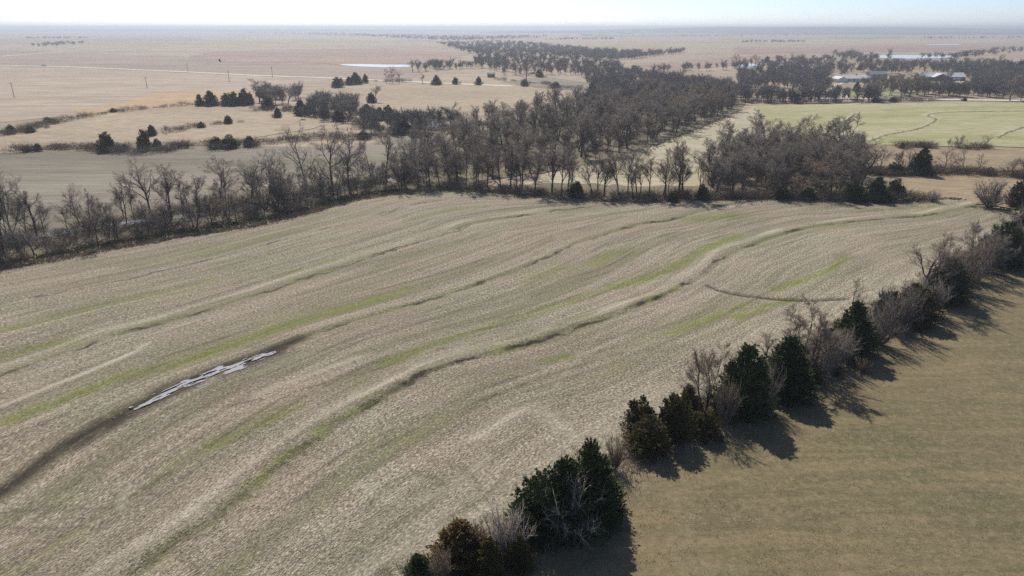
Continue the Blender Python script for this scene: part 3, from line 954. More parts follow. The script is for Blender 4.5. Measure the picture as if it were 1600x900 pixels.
RATIO = {'cone': 0.56, 'egg': 0.72, 'round': 0.98}
_cv = {}
CEDAR_FEET = []
def put_cedar(px, py, top, w, kind, label, group=None, mat=None):
    xy = g(px, py)
    # the foot is hidden behind the skirt of the crown: stand the trunk half a crown further back
    wm = w / FPX * depth(px, py)
    xy = xy + xy / np.hypot(*xy) * wm * 0.30
    Y = xy[1]
    v = (450 - top) / FPX
    h = CAM_H - Y * (SP - v * CP) / (CP + v * SP)
    h = max(h, 1.0)
    k = _cv.get(kind, 0)
    _cv[kind] = k + 1
    t = CEDARS[kind][k % len(CEDARS[kind])]
    root = plant('cedar_tree', t, xy, h, max(0.5, min(2.6, 1.18 * wm / (h * RATIO[kind]))), ground_z(xy), (None, mat))
    CEDAR_FEET.append((xy, wm))
    return tag(root, label, 'cedar', group)

HG = 'cedars in the hedgerow'
B_, R_ = M_cedarb, M_cedarr
for a in [
    (722, 905, 822, 82, 'cone', 'rusty orange-brown cedar at the near end of the hedgerow', R_),
    (655, 915, 872, 40, 'cone', 'small dark cedar top at the bottom edge, left of the rusty cedar', None),
    (765, 915, 846, 50, 'cone', 'green cedar low between the rusty cedar and the big dark cluster', B_),
    (812, 898, 842, 46, 'egg', 'low bushy green cedar in front of the big dark cedar cluster', B_),
    (838, 858, 748, 96, 'egg', 'big dark cedar forming the left shoulder of the nearest cluster', None),
    (880, 850, 722, 84, 'cone', 'tall dark cedar in the middle of the nearest cluster', None),
    (918, 835, 700, 84, 'cone', 'tallest cedar of the nearest cluster, with a bristly double top', None),
    (948, 815, 748, 56, 'egg', 'dark cedar at the right shoulder of the nearest cluster', None),
    (1010, 718, 655, 66, 'egg', 'rounded bronze-green cedar at the left front of the second cluster', B_),
    (1000, 690, 626, 50, 'egg', 'brown-tipped cedar at the left rear of the second cluster', B_),
    (1048, 700, 620, 64, 'egg', 'dense bronze cedar in the middle of the second cluster', B_),
    (1098, 692, 645, 50, 'egg', 'low olive cedar at the right end of the second cluster', B_),
    (1072, 662, 608, 44, 'cone', 'small pointed cedar behind the second cluster', B_),
    (1157, 660, 543, 74, 'cone', 'tallest lone conical cedar in the middle of the hedgerow', None),
    (1222, 628, 533, 76, 'cone', 'broad dark conical cedar just right of the tallest lone cedar', None),
    (1267, 603, 575, 28, 'egg', 'small olive cedar beside the bare bush in mid hedgerow', B_),
    (1303, 588, 568, 18, 'egg', 'tiny dark cedar at the pasture edge under the bare bush', None),
    (1325, 562, 477, 66, 'cone', 'dark pointed cedar right of the pinkish mid-hedgerow bush', None),
    (1420, 512, 447, 70, 'egg', 'wide dark cedar mixed with grey brush further up the hedgerow', B_),
    (1385, 515, 458, 44, 'egg', 'dark cedar half hidden in grey brush far up the hedgerow', None),
    (1474, 477, 404, 56, 'cone', 'dark cedar beside the spreading bare tree up the hedgerow', None),
    (1508, 446, 419, 18, 'egg', 'small cedar alone at the pasture edge up the hedgerow', None),
    (1562, 420, 349, 66, 'egg', 'bulky dark cedar near the right edge of the picture', None),
    (1596, 396, 330, 50, 'egg', 'dark cedar cut by the right edge of the picture', None),
]:
    put_cedar(*a[:6], HG, a[6])
WG = 'cedars at the edge of the round grove'
for a in [
    (1332, 318, 286, 36, 'egg', 'dark cedar at the right foot of the round bare grove', None),
    (1368, 318, 278, 34, 'egg', 'dark bushy cedar just right of the round bare grove', None),
    (1398, 314, 281, 28, 'egg', 'rightmost cedar of the clump beside the round grove', None),
    (1385, 318, 300, 26, 'round', 'low dark cedar in front of the clump beside the round grove', None),
    (1220, 314, 292, 26, 'egg', 'dark cedar under the front of the round bare grove', None),
    (1260, 315, 294, 24, 'egg', 'dark cedar low at the front right of the round grove', None),
    (1437, 275, 233, 32, 'cone', 'lone tall dark cedar in the tree line before the brown pasture', None),
    (1394, 274, 255, 24, 'egg', 'small dark cedar left of the lone tall cedar', None),
    (1592, 326, 283, 44, 'egg', 'dark cedar by the field corner at the right edge', None),
    (900, 311, 284, 27, 'round', 'round dark cedar at the foot of the bare tree row', None),
    (1096, 315, 289, 21, 'egg', 'dark cedar between the bare tree row and the round grove', None),
    (1050, 318, 302, 20, 'round', 'low dark cedar at the field edge near the round grove', None),
    (1546, 272, 262, 10, 'egg', 'little cedar in the brush right of the lone tall cedar', None),
    (1409, 233, 224, 7, 'egg', 'little dark cedar on the line between wheat and brown pasture', None),
]:
    put_cedar(*a[:6], WG, a[6])
MG = 'cedars in the far pastures'
for a in [
    (170, 238, 207, 25, 'egg', 'dark cedar at the far edge of the left field', None),
    (226, 236, 204, 20, 'egg', 'brownish cedar in the clump on the far edge of the left field', B_),
    (238, 213, 196, 14, 'egg', 'round-topped cedar standing up behind the clump by the left field', None),
    (247, 235, 217, 15, 'round', 'low cedar at the right end of the clump by the left field', None),
    (195, 236, 225, 11, 'round', 'small cedar left of the clump by the left field', None),
    (43, 238, 228, 10, 'egg', 'small dark cedar near the left edge by the left field', None),
    (59, 237, 225, 12, 'egg', 'second small dark cedar near the left edge by the left field', None),
    (18, 209, 195, 15, 'round', 'dark cedar in the brush at the left edge of the tan pasture', None),
    (48, 208, 198, 16, 'round', 'low dark cedar in the brush left of the tan pasture', None),
    (75, 192, 183, 12, 'round', 'small cedar at the tip of the brush above the tan pasture', None),
    (177, 176, 169, 11, 'round', 'small dark bush-like cedar on the fence line above the tan pasture', None),
    (315, 200, 191, 10, 'cone', 'small pointed cedar in the middle of the tan pasture', None),
    (357, 194, 181, 14, 'egg', 'cedar with a pale bush at its side in the tan pasture', None),
    (313, 166, 148, 13, 'cone', 'leftmost cedar of the row at the head of the tan pasture', None),
    (330, 166, 143, 21, 'cone', 'second and tallest cedar of the row at the head of the tan pasture', None),
    (354, 166, 146, 16, 'egg', 'third cedar of the row at the head of the tan pasture', None),
    (367, 166, 144, 18, 'egg', 'fourth cedar of the row at the head of the tan pasture', None),
    (383, 165, 140, 18, 'cone', 'fifth cedar of the row at the head of the tan pasture', None),
    (392, 164, 145, 12, 'egg', 'last cedar of the row at the head of the tan pasture', None),
    (338, 233, 214, 22, 'round', 'low dark cedar left in the clump on the left field\'s far edge', None),
    (360, 233, 211, 28, 'round', 'wide low cedar in the middle of the clump past the left field', None),
    (390, 230, 213, 20, 'round', 'low cedar at the right of the clump past the left field', None),
    (420, 170, 150, 20, 'egg', 'dark cedar under the big bare tree left of the farm road trees', None),
    (434, 184, 169, 11, 'egg', 'lone small cedar on the tan slope', None),
    (471, 181, 157, 20, 'cone', 'dark cedar at the left of the brushy draw', None),
    (486, 178, 155, 14, 'cone', 'narrow cedar beside the bare brush of the draw', None),
    (507, 184, 159, 14, 'cone', 'pointed dark cedar in the middle of the draw', None),
    (529, 190, 174, 20, 'egg', 'low dark cedar at the lower edge of the draw', None),
    (574, 178, 163, 20, 'egg', 'bluish dark cedar at the right of the draw', None),
    (594, 188, 168, 16, 'cone', 'pointed cedar right of the draw', None),
    (608, 188, 165, 18, 'egg', 'dark cedar beside the pointed one right of the draw', None),
    (626, 210, 183, 18, 'cone', 'dark cedar left of the pond behind the creek trees', None),
    (651, 210, 180, 19, 'cone', 'tall dark cedar immediately left of the small pond', None),
    (637, 210, 192, 14, 'egg', 'dark cedar between two taller ones left of the small pond', None),
    (568, 218, 204, 20, 'round', 'low dark cedar in brush behind the creek trees', None),
    (689, 192, 180, 8, 'cone', 'small pointed cedar behind the small pond', None),
    (581, 161, 145, 15, 'egg', 'round dark cedar beside a bare tree alone in the tan pasture', None),
    (527, 137, 121, 20, 'egg', 'leftmost cedar of the group by the gravel road', None),
    (546, 133, 120, 13, 'egg', 'second cedar of the group by the gravel road', None),
    (556, 132, 114, 17, 'cone', 'tallest cedar of the group by the gravel road', None),
    (571, 130, 116, 10, 'egg', 'separate cedar just right of the group by the gravel road', None),
    (682, 133, 118, 13, 'cone', 'first of three spaced cedars along the gravel road', None),
    (711, 132, 121, 9, 'egg', 'second of three spaced cedars along the gravel road', None),
    (748, 133, 120, 10, 'egg', 'third of three spaced cedars along the gravel road', None),
    (843, 121, 108, 12, 'egg', 'dark cedar beside the bare tree in the pale patch of the far wood', None),
    (925, 144, 130, 11, 'egg', 'small dark cedar at the edge of the tan pasture and far wood', None),
    (1031, 140, 128, 17, 'round', 'dark evergreen standing in the middle of the far wood', None),
    (820, 135, 124, 13, 'round', 'dark round cedar under the bare tree by the pale patch', None),
    (868, 138, 128, 17, 'round', 'low dark cedar at the lower edge of the pale patch', None),
    (1338, 143, 129, 10, 'cone', 'leaning dark cedar on the lawn by the left farmhouse', None),
    (1343, 110, 101, 8, 'egg', 'dark cedar rising behind the left farmhouse', None),
    (1508, 88, 80, 9, 'egg', 'dark cedar at the right end of the far pond', None),
    (1553, 107, 96, 20, 'egg', 'dark cedar at the left of the windbreak on the far right', None),
    (1575, 112, 98, 20, 'egg', 'dark cedar in the middle of the windbreak on the far right', None),
    (1594, 112, 96, 20, 'egg', 'dark cedar of the windbreak cut by the right edge', None),
    (1367, 160, 150, 10, 'round', 'dark evergreen bush on the near side of the paved road', None),
    (1395, 160, 152, 12, 'round', 'dark evergreen bush right of another by the paved road', None),
    (1507, 158, 152, 7, 'round', 'small lone bush beside the paved road', None),
    (1245, 161, 147, 13, 'egg', 'dark evergreen by the paved road behind the wheat field', None),
    (1198, 98, 88, 8, 'egg', 'dark cedar beside the far pond above the red field', None),
]:
    put_cedar(*a[:6], MG, a[6])

# ------------------------------------------------------------------ hedgerow shrubs and bare trees near the camera
def put_shrub(px, py, top, w, v, label, group, mat=None):
    xy = g(px, py)
    wm = w / FPX * depth(px, py)
    h = max(0.8, tall(px, py, top))
    sh = SHRUBS[v % 4]
    root = plant('bare_shrub', sh, xy, h, min(2.0, wm / (h * (1.25 + 0.15 * (v % 4)))), ground_z(xy), (mat, mat))
    return tag(root, label, 'shrub', group)

def put_tree(px, py, top, w, kind, v, label, group, mat=None, lean=0.0):
    xy = g(px, py)
    h = max(2.0, tall(px, py, top))
    root = plant('bare_tree', TREES[kind][v % 3], xy, h, 1.0, ground_z(xy), (None, mat), lean)
    if w:
        wm = w / FPX * depth(px, py)
        cm = TREES[kind][v % 3][1][1]
        co = np.empty(len(cm.vertices) * 3, np.float32)
        cm.vertices.foreach_get('co', co)
        ext = np.percentile(np.hypot(co[0::3], co[1::3]), 96) * 2
        s = max(0.7, min(2.0, 1.2 * wm / (h * ext)))
        root.scale = (h * s, h * s, h)
    return tag(root, label, 'tree', group)

SG = 'bare shrubs in the hedgerow'
for i, a in enumerate([
    (790, 880, 795, 74, 'grey bare shrub between the rusty cedar and the big dark cluster', M_deadwood),
    (888, 838, 738, 96, 'pale dead branches spreading over the front of the nearest cedar cluster', M_deadwood),
    (690, 915, 868, 60, 'grey twiggy shrub at the bottom edge left of the rusty cedar', None),
    (960, 738, 682, 34, 'thin upright bare shrub in the gap between the two nearest clusters', None),
    (1128, 668, 590, 40, 'grey twigs tangled at the left side of the tallest lone cedar', None),
    (1190, 640, 560, 46, 'grey twigs tangled between the two conical cedars', M_twig),
    (1203, 652, 622, 30, 'low brown bush at the pasture edge between the two conical cedars', M_twigtan),
    (1282, 588, 525, 80, 'grey bare thicket right of the broad conical cedar', M_twig),
    (1300, 572, 510, 60, 'grey bare thicket left of the dark pointed cedar', M_twig),
    (1372, 540, 468, 60, 'grey brush right of the dark pointed cedar', M_twig),
    (1352, 552, 500, 50, 'grey brush low behind the dark pointed cedar', None),
    (1398, 520, 436, 76, 'arching grey brush over the wide dark cedar', M_twig),
    (1452, 492, 430, 60, 'grey brush between the wide cedar and the spreading bare tree', M_twig),
    (1500, 455, 385, 70, 'pinkish bare bush behind the small pasture-edge cedar', None),
    (1525, 440, 372, 66, 'pinkish bare bush left of the bulky cedar', None),
    (1540, 425, 362, 60, 'grey bare bush touching the bulky cedar', M_twig),
    (1585, 415, 370, 40, 'grey bare brush between the last two cedars at the right edge', M_twig),
    (1545, 326, 279, 54, 'upright many-stemmed bare bush at the field corner', M_twig),
    (1598, 372, 320, 44, 'grey bare bush at the right edge of the picture', M_twig),
    (1346, 582, 558, 34, 'low reddish twig bush at the pasture edge below the pointed cedar', M_twigtan),
    (1402, 525, 505, 22, 'low brown bush at the pasture edge below the wide cedar', M_twigtan),
    (1240, 612, 580, 34, 'low grey twigs at the right foot of the broad conical cedar', None),
    (745, 885, 820, 50, 'grey bare twigs behind the rusty cedar', M_twig),
    (1456, 317, 296, 26, 'small leaning dead bush in the tall weeds left of the field corner', M_deadwood),
]):
    put_shrub(*a[:4], i, a[4], SG, a[5])
TG = 'bare trees in the hedgerow'
put_tree(1100, 648, 542, 92, 'multi', 0, 'pinkish bare tree left of the tallest lone cedar', TG, M_twigpink)
put_tree(1256, 585, 482, 94, 'multi', 1, 'fan-shaped pinkish bare tree in mid hedgerow', TG, M_twigpink)
put_tree(1437, 478, 373, 88, 'vase', 1, 'spreading bare tree left of the dark cedar up the hedgerow', TG, M_twigpink)
put_tree(1488, 452, 372, 70, 'multi', 2, 'bare bushy tree behind the dark cedar up the hedgerow', TG, M_twigpink)
put_tree(1330, 500, 440, 46, 'open', 0, 'thin bare sapling leaning out of the hedgerow toward the stubble', TG, M_twigpink, 0.2)
put_tree(1195, 572, 525, 30, 'slim', 0, 'thin bare sapling behind the two conical cedars', TG, M_twigpink)
put_tree(1528, 428, 350, 70, 'multi', 0, 'grey bare tree before the bulky cedar', TG, None)
put_tree(1590, 405, 335, 60, 'multi', 1, 'grey bare tree at the right edge behind the last cedar', TG, None)

# ------------------------------------------------------------------ creek trees on the left
CG = 'bare trees along the creek'
creek = [(6, 398, 250, 60, 'tall'), (28, 394, 262, 40, 'slim'), (56, 356, 272, 66, 'open'), (44, 372, 300, 40, 'open'), (125, 352, 288, 52, 'open'), (142, 366, 300, 50, 'multi'), (198, 350, 281, 50, 'open'),
         (237, 342, 247, 60, 'tall'), (268, 344, 256, 44, 'slim'), (350, 316, 246, 74, 'broad'), (397, 314, 240, 60, 'open'), (432, 312, 232, 60, 'broad'), (479, 300, 194, 76, 'open'), (519, 298, 192, 74, 'broad'),
         (545, 296, 200, 50, 'tall'), (580, 288, 214, 46, 'open'), (603, 282, 204, 56, 'tall'), (632, 290, 226, 40, 'vase'), (415, 330, 262, 50, 'multi'), (455, 322, 255, 50, 'multi'), (170, 372, 316, 46, 'multi')]
for i, (px, py, top, w, kind) in enumerate(sorted(creek)):
    special = {350: 'broad fan-crowned bare oak standing over the creek before the left field', 237: 'tall straight-trunked bare tree before the left field', 6: 'tall bare tree at the left edge of the picture',
               603: 'dark-trunked bare tree alone against the pale field behind the creek', 479: 'widely forked bare tree rising high over the creek trees', 56: 'open forked bare tree near the left edge'}
    put_tree(px, py, top, w, kind, i, special.get(px, '%s tall bare tree from the left along the creek' % ordinal(i + 1)), CG)

def along(px, n, jit, seed):
    """n spots along a measured line, evenly spread with scatter in metres"""
    L = spline(gl(px), 1.0)
    R = np.random.default_rng(seed)
    seg = np.r_[0, np.cumsum(np.hypot(*np.diff(L, axis=0).T))]
    s = (np.arange(n) + R.uniform(0, 1, n)) / n * seg[-1]
    pts = np.stack([np.interp(s, seg, L[:, 0]), np.interp(s, seg, L[:, 1])], 1)
    return pts + R.normal(0, jit, pts.shape)

def scatter(px, n, seed):
    """n spots inside a measured outline, evenly over the ground (best candidate)"""
    poly = gl(px)
    R = np.random.default_rng(seed)
    lo, hi = poly.min(0), poly.max(0)
    C = R.uniform(lo, hi, (n * 60, 2))
    C = C[in_poly(C, poly)]
    out = [C[0]]
    for i in range(1, n):
        K = C[R.integers(0, len(C), 12)]
        d = np.min(np.hypot(K[:, None, 0] - np.array(out)[None, :, 0], K[:, None, 1] - np.array(out)[None, :, 1]), 1)
        out.append(K[np.argmax(d)])
    return np.array(out)

def mass(pts, hs, kinds, label, group, mats=(None,), seed=0, numbered=False, wj=(1.0, 1.45)):
    R = random.Random(seed)
    pts = sorted(map(tuple, pts), key=lambda p: p[0] / p[1])
    for i, p in enumerate(pts):
        kind = R.choice(kinds)
        h = R.uniform(*hs) * R.choice((0.72, 0.9, 1.0, 1.0, 1.08))
        m = R.choice(mats)
        root = plant('bare_tree', TREES[kind][R.randrange(3)], p, h, R.uniform(*wj), ground_z(p), (None, m))
        tag(root, label % ordinal(i + 1) if numbered else label, 'tree', group)

mass(along([(-60, 428), (0, 410), (100, 392), (250, 366), (380, 342), (480, 322), (560, 302), (640, 294)], 34, 1.3, 4), (5.0, 8.5), ('multi', 'slim', 'open'), '%s small bare tree from the left on the near creek bank', 'small bare trees on the near creek bank', (None, None, M_brush), 1, True)
mass(along([(-60, 395), (100, 362), (250, 338), (380, 318), (480, 300), (560, 286), (640, 272)], 26, 2.0, 5), (5.0, 9.0), ('multi', 'slim', 'vase'), '%s small bare tree from the left on the far creek bank', 'small bare trees on the far creek bank', (None, None, M_brush), 2, True)
# front row at the head of the stubble field
mass(along([(650, 296), (720, 294), (800, 299), (900, 307), (1000, 309), (1100, 308)], 38, 1.6, 6), (8.5, 13.0), ('slim', 'tall', 'vase', 'slim'), '%s bare tree from the left in the row at the head of the stubble field', 'bare tree row at the head of the stubble field', (None, None, M_twigpink), 3, True)
put_tree(995, 303, 229, 60, 'open', 1, 'dark well-shaped spreading tree standing out in the bare row at the field head', 'bare tree row at the head of the stubble field')
put_tree(1062, 303, 217, 54, 'vase', 2, 'tallest vase-shaped tree near the right end of the bare row', 'bare tree row at the head of the stubble field')
# creek wood behind
W1 = [(640, 287), (700, 288), (780, 280), (860, 264), (960, 246), (1050, 214), (1140, 178), (1150, 160), (1000, 157), (900, 172), (800, 190), (730, 215), (670, 240), (625, 275)]
mass(scatter(W1, 125, 11), (10.0, 14.5), ('vase', 'tall', 'broad', 'vase'), 'bare grey tree in the dense creek wood behind the stubble field', 'bare trees of the dense creek wood', (None, None, None, None, M_brush, M_twigpink), 4, False, (1.25, 1.8))
for i, (px, py, top, w) in enumerate([(1100, 178, 133, 60), (1060, 192, 150, 50), (975, 205, 158, 40), (825, 250, 195, 46)]):
    put_tree(px, py, top, w, 'broad', i, ('large tan-crowned tree at the far right end of the creek wood', 'tan-crowned tree beside the largest tan crown of the creek wood', 'small tan-crowned tree in the middle of the creek wood', 'tan-tinged tree at the near left of the creek wood')[i], 'tan-crowned trees in the creek wood', M_twigtan)
# round grove
W3 = [(1108, 306), (1200, 310), (1320, 312), (1352, 290), (1340, 262), (1310, 246), (1250, 238), (1160, 244), (1115, 268)]
mass(scatter(W3, 52, 12), (9.0, 13.5), ('vase', 'multi', 'tall', 'broad'), 'bare grey tree in the round grove right of the tree row', 'bare trees of the round grove', (None, None, None, M_brush), 5, False, (1.2, 1.7))
put_tree(1282, 306, 252, 56, 'broad', 2, 'tan-leaved tree at the front of the round grove', 'tan trees of the round grove', M_twigtan)
put_tree(1240, 312, 272, 40, 'broad', 1, 'low tan-twigged tree at the front left of the round grove', 'tan trees of the round grove', M_twigtan)
# tree line right of the grove
for i, (px, py, top, w, kind) in enumerate([(1315, 262, 206, 24, 'slim'), (1348, 268, 228, 22, 'slim'), (1374, 272, 224, 30, 'open'), (1352, 308, 275, 20, 'slim'), (1410, 272, 234, 26, 'multi'), (1475, 268, 228, 34, 'open'), (1503, 270, 230, 36, 'open'),
                                          (1527, 272, 240, 28, 'open'), (1580, 278, 246, 26, 'slim'), (1598, 280, 250, 20, 'slim'), (1340, 238, 203, 26, 'vase'), (1540, 232, 208, 18, 'open'), (1498, 232, 212, 14, 'multi'), (1482, 233, 216, 10, 'slim')]):
    put_tree(px, py, top, w, kind, i, '%s thin bare tree in the line between the brown pastures' % ordinal(i + 1) if py > 240 else ('bare tree on the wheat field edge, ' + ('next to the round grove', 'right of the dark brush', 'at the left of the dark brush', 'standing alone as a sapling')[i - 10]), 'bare trees between the brown pastures')

# singles further away
for i, (px, py, top, w, kind, lb, m) in enumerate([
    (422, 168, 122, 66, 'broad', 'wide bare tree left of the brushy draw, near the gravel road', None), (450, 165, 130, 50, 'vase', 'bare tree beside the widest one left of the draw', None), (405, 160, 135, 30, 'vase', 'bare tree behind the row of pasture cedars', None),
    (515, 180, 150, 30, 'vase', 'bare pale tree at the top of the draw', M_twigpink), (545, 190, 152, 40, 'vase', 'bare tree in the middle of the draw', M_brush), (588, 160, 133, 18, 'slim', 'bare tree beside the round cedar alone in the pasture', None),
    (604, 130, 107, 16, 'open', 'first of the bare trees in a clump by the gravel road', None), (613, 130, 103, 18, 'broad', 'second of the bare trees in a clump by the gravel road', None), (624, 130, 109, 16, 'open', 'third of the bare trees in a clump by the gravel road', None),
    (660, 131, 116, 10, 'slim', 'thin bare tree right of the roadside clump', None), (260, 209, 196, 8, 'slim', 'small bare sapling in the tan pasture', None), (645, 112, 92, 18, 'vase', 'bare tree at the right tip of the far pond', None), (655, 113, 94, 18, 'vase', 'bare tree beside the right tip of the far pond', None),
    (822, 128, 98, 34, 'broad', 'large bare tree in the pale patch of the far wood', None), (975, 145, 126, 50, 'broad', 'low tan dome-crowned tree before the creek wood', M_twigtan),
    (1174, 127, 100, 24, 'open', 'dark bare tree left of the farmhouses', None), (1150, 106, 84, 18, 'broad', 'bare round tree by the far pond', None), (1180, 104, 85, 22, 'broad', 'wide bare tree between the two far ponds', None),
    (1320, 100, 75, 18, 'broad', 'tall bare tree at the left end of the far pond', None), (1387, 92, 74, 10, 'vase', 'bare tree in front of the far pond', None), (1238, 96, 83, 10, 'broad', 'small bare tree left on the far rise', None),
    (1357, 153, 117, 20, 'open', 'bare tree on the lawn between the farmhouses', None), (1375, 150, 118, 20, 'slim', 'second bare tree on the lawn between the farmhouses', None), (1390, 150, 115, 18, 'slim', 'third bare tree on the lawn between the farmhouses', None),
    (1420, 152, 110, 48, 'broad', 'big round-crowned bare tree left of the long farmhouse', M_brush), (1408, 152, 118, 24, 'vase', 'bare tree at the left of the big round-crowned one', None), (1480, 140, 105, 16, 'slim', 'bare tree in front of the long farmhouse', None),
    (1545, 125, 103, 26, 'broad', 'pale round-crowned bare tree right of the long farmhouse', M_twigtan), (1578, 158, 118, 50, 'broad', 'wide bare tree by the paved road at the right', M_brush), (1594, 158, 138, 26, 'broad', 'low tan tree by the paved road at the right edge', M_twigtan),
    (1562, 100, 84, 14, 'slim', 'thin bare tree above the windbreak', None), (1210, 152, 128, 26, 'broad', 'bare tree by the roadside pond', M_brush), (1170, 155, 132, 22, 'vase', 'bare tree at the left of the roadside pond', M_brush), (1190, 156, 132, 20, 'vase', 'bare tree before the roadside pond', M_brush),
]):
    put_tree(px, py, top, w, kind, i, lb, 'single bare trees beyond the creek', m)

# ------------------------------------------------------------------ woods and brush that read as one mass
def lite_tree(seed, n=460, r=0.0085):
    """light tree for the far woods, unit height"""
    R = np.random.default_rng(seed)
    A, B, RR = [(0, 0, 0), (0, 0, 0)], [(0.01, 0, 0.75), (-0.02, 0.01, 0.6)], [0.018, 0.014]
    lim = []
    for i in range(16):
        z = R.uniform(0.10, 0.55); a = R.uniform(0, 6.28)
        d = np.array([np.cos(a) * R.uniform(.2, .75), np.sin(a) * R.uniform(.2, .75), R.uniform(0.35, 0.95)])
        e = np.array([0, 0, z]) + d * R.uniform(0.3, 0.48)
        A.append((0, 0, z)); B.append(e); RR.append(0.011)
        lim.append((np.array([0, 0, z]), e))
    for i in range(n):
        p, q = lim[R.integers(len(lim))]
        t = R.uniform(0.25, 1.0)
        s = p + (q - p) * t
        d = (q - p) / np.linalg.norm(q - p) + R.normal(0, 0.6, 3)
        d /= np.linalg.norm(d)
        A.append(s); B.append(s + d * R.uniform(0.10, 0.28)); RR.append(r * R.uniform(.5, 1))
    V, F = spikes(A, B, np.array(RR), 1)
    V[:, 2] = np.maximum(V[:, 2], 0)
    return V / np.array([1, 1, max(1e-3, V[:, 2].max())]), F

def lite_bush(seed, n=210, r=0.011):
    R = np.random.default_rng(seed)
    a = R.uniform(0, 6.28, n); rr = np.sqrt(R.random(n)) * 0.55
    A = np.stack([np.cos(a) * rr, np.sin(a) * rr, R.uniform(0, 0.55, n)], 1)
    D = np.stack([np.cos(a) * rr * 1.2, np.sin(a) * rr * 1.2, R.uniform(0.25, 0.9, n)], 1) + R.normal(0, 0.28, (n, 3))
    B = A + D * R.uniform(0.4, 0.75, (n, 1))
    B[:, 2] = np.clip(B[:, 2], 0.02, 1.1)
    return spikes(A, B, np.full(n, r), 1)

def merged(name, tmpls, pts, hs, mat, label, cat, wj=(0.8, 1.25), seed=1, z=0.12):
    R = np.random.default_rng(seed)
    V, F, b = [], [], 0
    for p in pts:
        v, f = tmpls[R.integers(len(tmpls))]
        h = R.uniform(*hs) if isinstance(hs, tuple) else hs(p, R)
        a = R.uniform(0, 6.28); w = h * R.uniform(*wj)
        c, s = math.cos(a) * w, math.sin(a) * w
        x = v[:, 0] * c - v[:, 1] * s + p[0]
        y = v[:, 0] * s + v[:, 1] * c + p[1]
        V.append(np.stack([x, y, v[:, 2] * h + z], 1)); F.append(f + b); b += len(v)
    o = link(name, mesh_np(name, np.concatenate(V), np.concatenate(F), mat))
    o['kind'] = 'stuff'
    return tag(o, label, cat)

LT = [lite_tree(200 + i, 400, 0.0085) for i in range(6)]
LF = [lite_tree(240 + i, 130, 0.022) for i in range(4)]
LB = [lite_bush(260 + i) for i in range(6)]

def pxscatter(px, n, seed):
    R = np.random.default_rng(seed)
    poly = np.array(px, float)
    C = R.uniform(poly.min(0), poly.max(0), (n * 8, 2))
    C = C[in_poly(C, poly)][:n]
    return [g(*c) for c in C]

far = pxscatter([(735, 86), (830, 82), (900, 92), (960, 105), (1010, 118), (1080, 130), (1145, 145), (1145, 156), (1000, 156), (935, 150), (930, 142), (905, 118), (850, 117), (790, 120), (760, 108), (650, 112), (650, 105), (740, 101)], 760, 21)
far += pxscatter([(930, 150), (1150, 140), (1150, 165), (990, 168), (900, 176)], 120, 22)
far += pxscatter([(1150, 118), (1290, 112), (1300, 128), (1290, 150), (1200, 137), (1150, 150)], 190, 24)
far += pxscatter([(1350, 113), (1600, 112), (1600, 120), (1510, 122), (1440, 113), (1400, 118), (1360, 116)], 130, 25)
far += pxscatter([(1400, 146), (1600, 140), (1600, 153), (1470, 152), (1400, 150)], 120, 26)
far += pxscatter([(1510, 122), (1600, 122), (1600, 142), (1520, 142)], 60, 27)
far += pxscatter([(1150, 160), (1260, 161), (1370, 160), (1370, 157.5), (1150, 156)], 60, 28)
far += pxscatter([(1020, 112), (1140, 106), (1330, 99), (1370, 92), (1400, 93), (1330, 103), (1150, 109), (1030, 114)], 80, 29)
far += pxscatter([(1200, 106), (1335, 104), (1335, 118), (1290, 122), (1200, 122)], 90, 35)
far += pxscatter([(1340, 102), (1600, 101), (1600, 113), (1440, 112), (1340, 113)], 150, 36)
far += pxscatter([(1505, 112), (1600, 112), (1600, 152), (1520, 150)], 80, 37)
far += pxscatter([(1345, 132), (1440, 130), (1440, 150), (1400, 152), (1345, 148)], 26, 38)
far += pxscatter([(1150, 100), (1330, 92), (1330, 96), (1150, 106)], 40, 39)
far += pxscatter([(395, 168), (470, 160), (470, 150), (420, 148)], 24, 30)
far += pxscatter([(470, 186), (560, 190), (560, 172), (500, 165)], 40, 31)
far += pxscatter([(560, 212), (660, 212), (680, 205), (700, 198), (740, 195), (720, 190), (640, 195), (570, 195)], 46, 32)
merged('far_woodland', LT, far, lambda p, R: R.uniform(6.0, 11.5), M_farwood, 'hazy grey bare woodland along the far creek and round the farmhouses', 'woodland', (0.9, 1.6), 3)

belts = pxscatter([(680, 68), (800, 65), (900, 76), (1000, 84), (1075, 80), (1060, 84), (960, 96), (860, 86), (735, 84)], 1000, 41)
belts += pxscatter([(330, 50.5), (500, 50), (560, 53), (700, 57), (860, 56), (840, 60), (700, 64), (560, 57), (420, 52.5)], 900, 42)
belts += pxscatter([(40, 72), (65, 70), (130, 66), (130, 69), (70, 73.5)], 46, 43)
belts += pxscatter([(905, 55), (945, 54), (950, 54.6), (910, 55.6)], 24, 44)
belts += pxscatter([(960, 52), (1000, 50.5), (1000, 52), (965, 53)], 30, 45)
belts += pxscatter([(1300, 83), (1370, 88), (1370, 92), (1310, 95)], 34, 46)
belts += pxscatter([(1430, 92), (1500, 92), (1600, 82), (1600, 78), (1560, 78), (1500, 86)], 60, 47)
belts += pxscatter([(1580, 54), (1640, 52), (1640, 56), (1590, 57)], 30, 48)
belts += pxscatter([(1100, 49), (1380, 48), (1560, 47.5), (1560, 48.6), (1380, 49.2), (1100, 50)], 600, 49)
belts += pxscatter([(0, 50), (130, 48.5), (130, 49.3), (0, 51)], 60, 50)
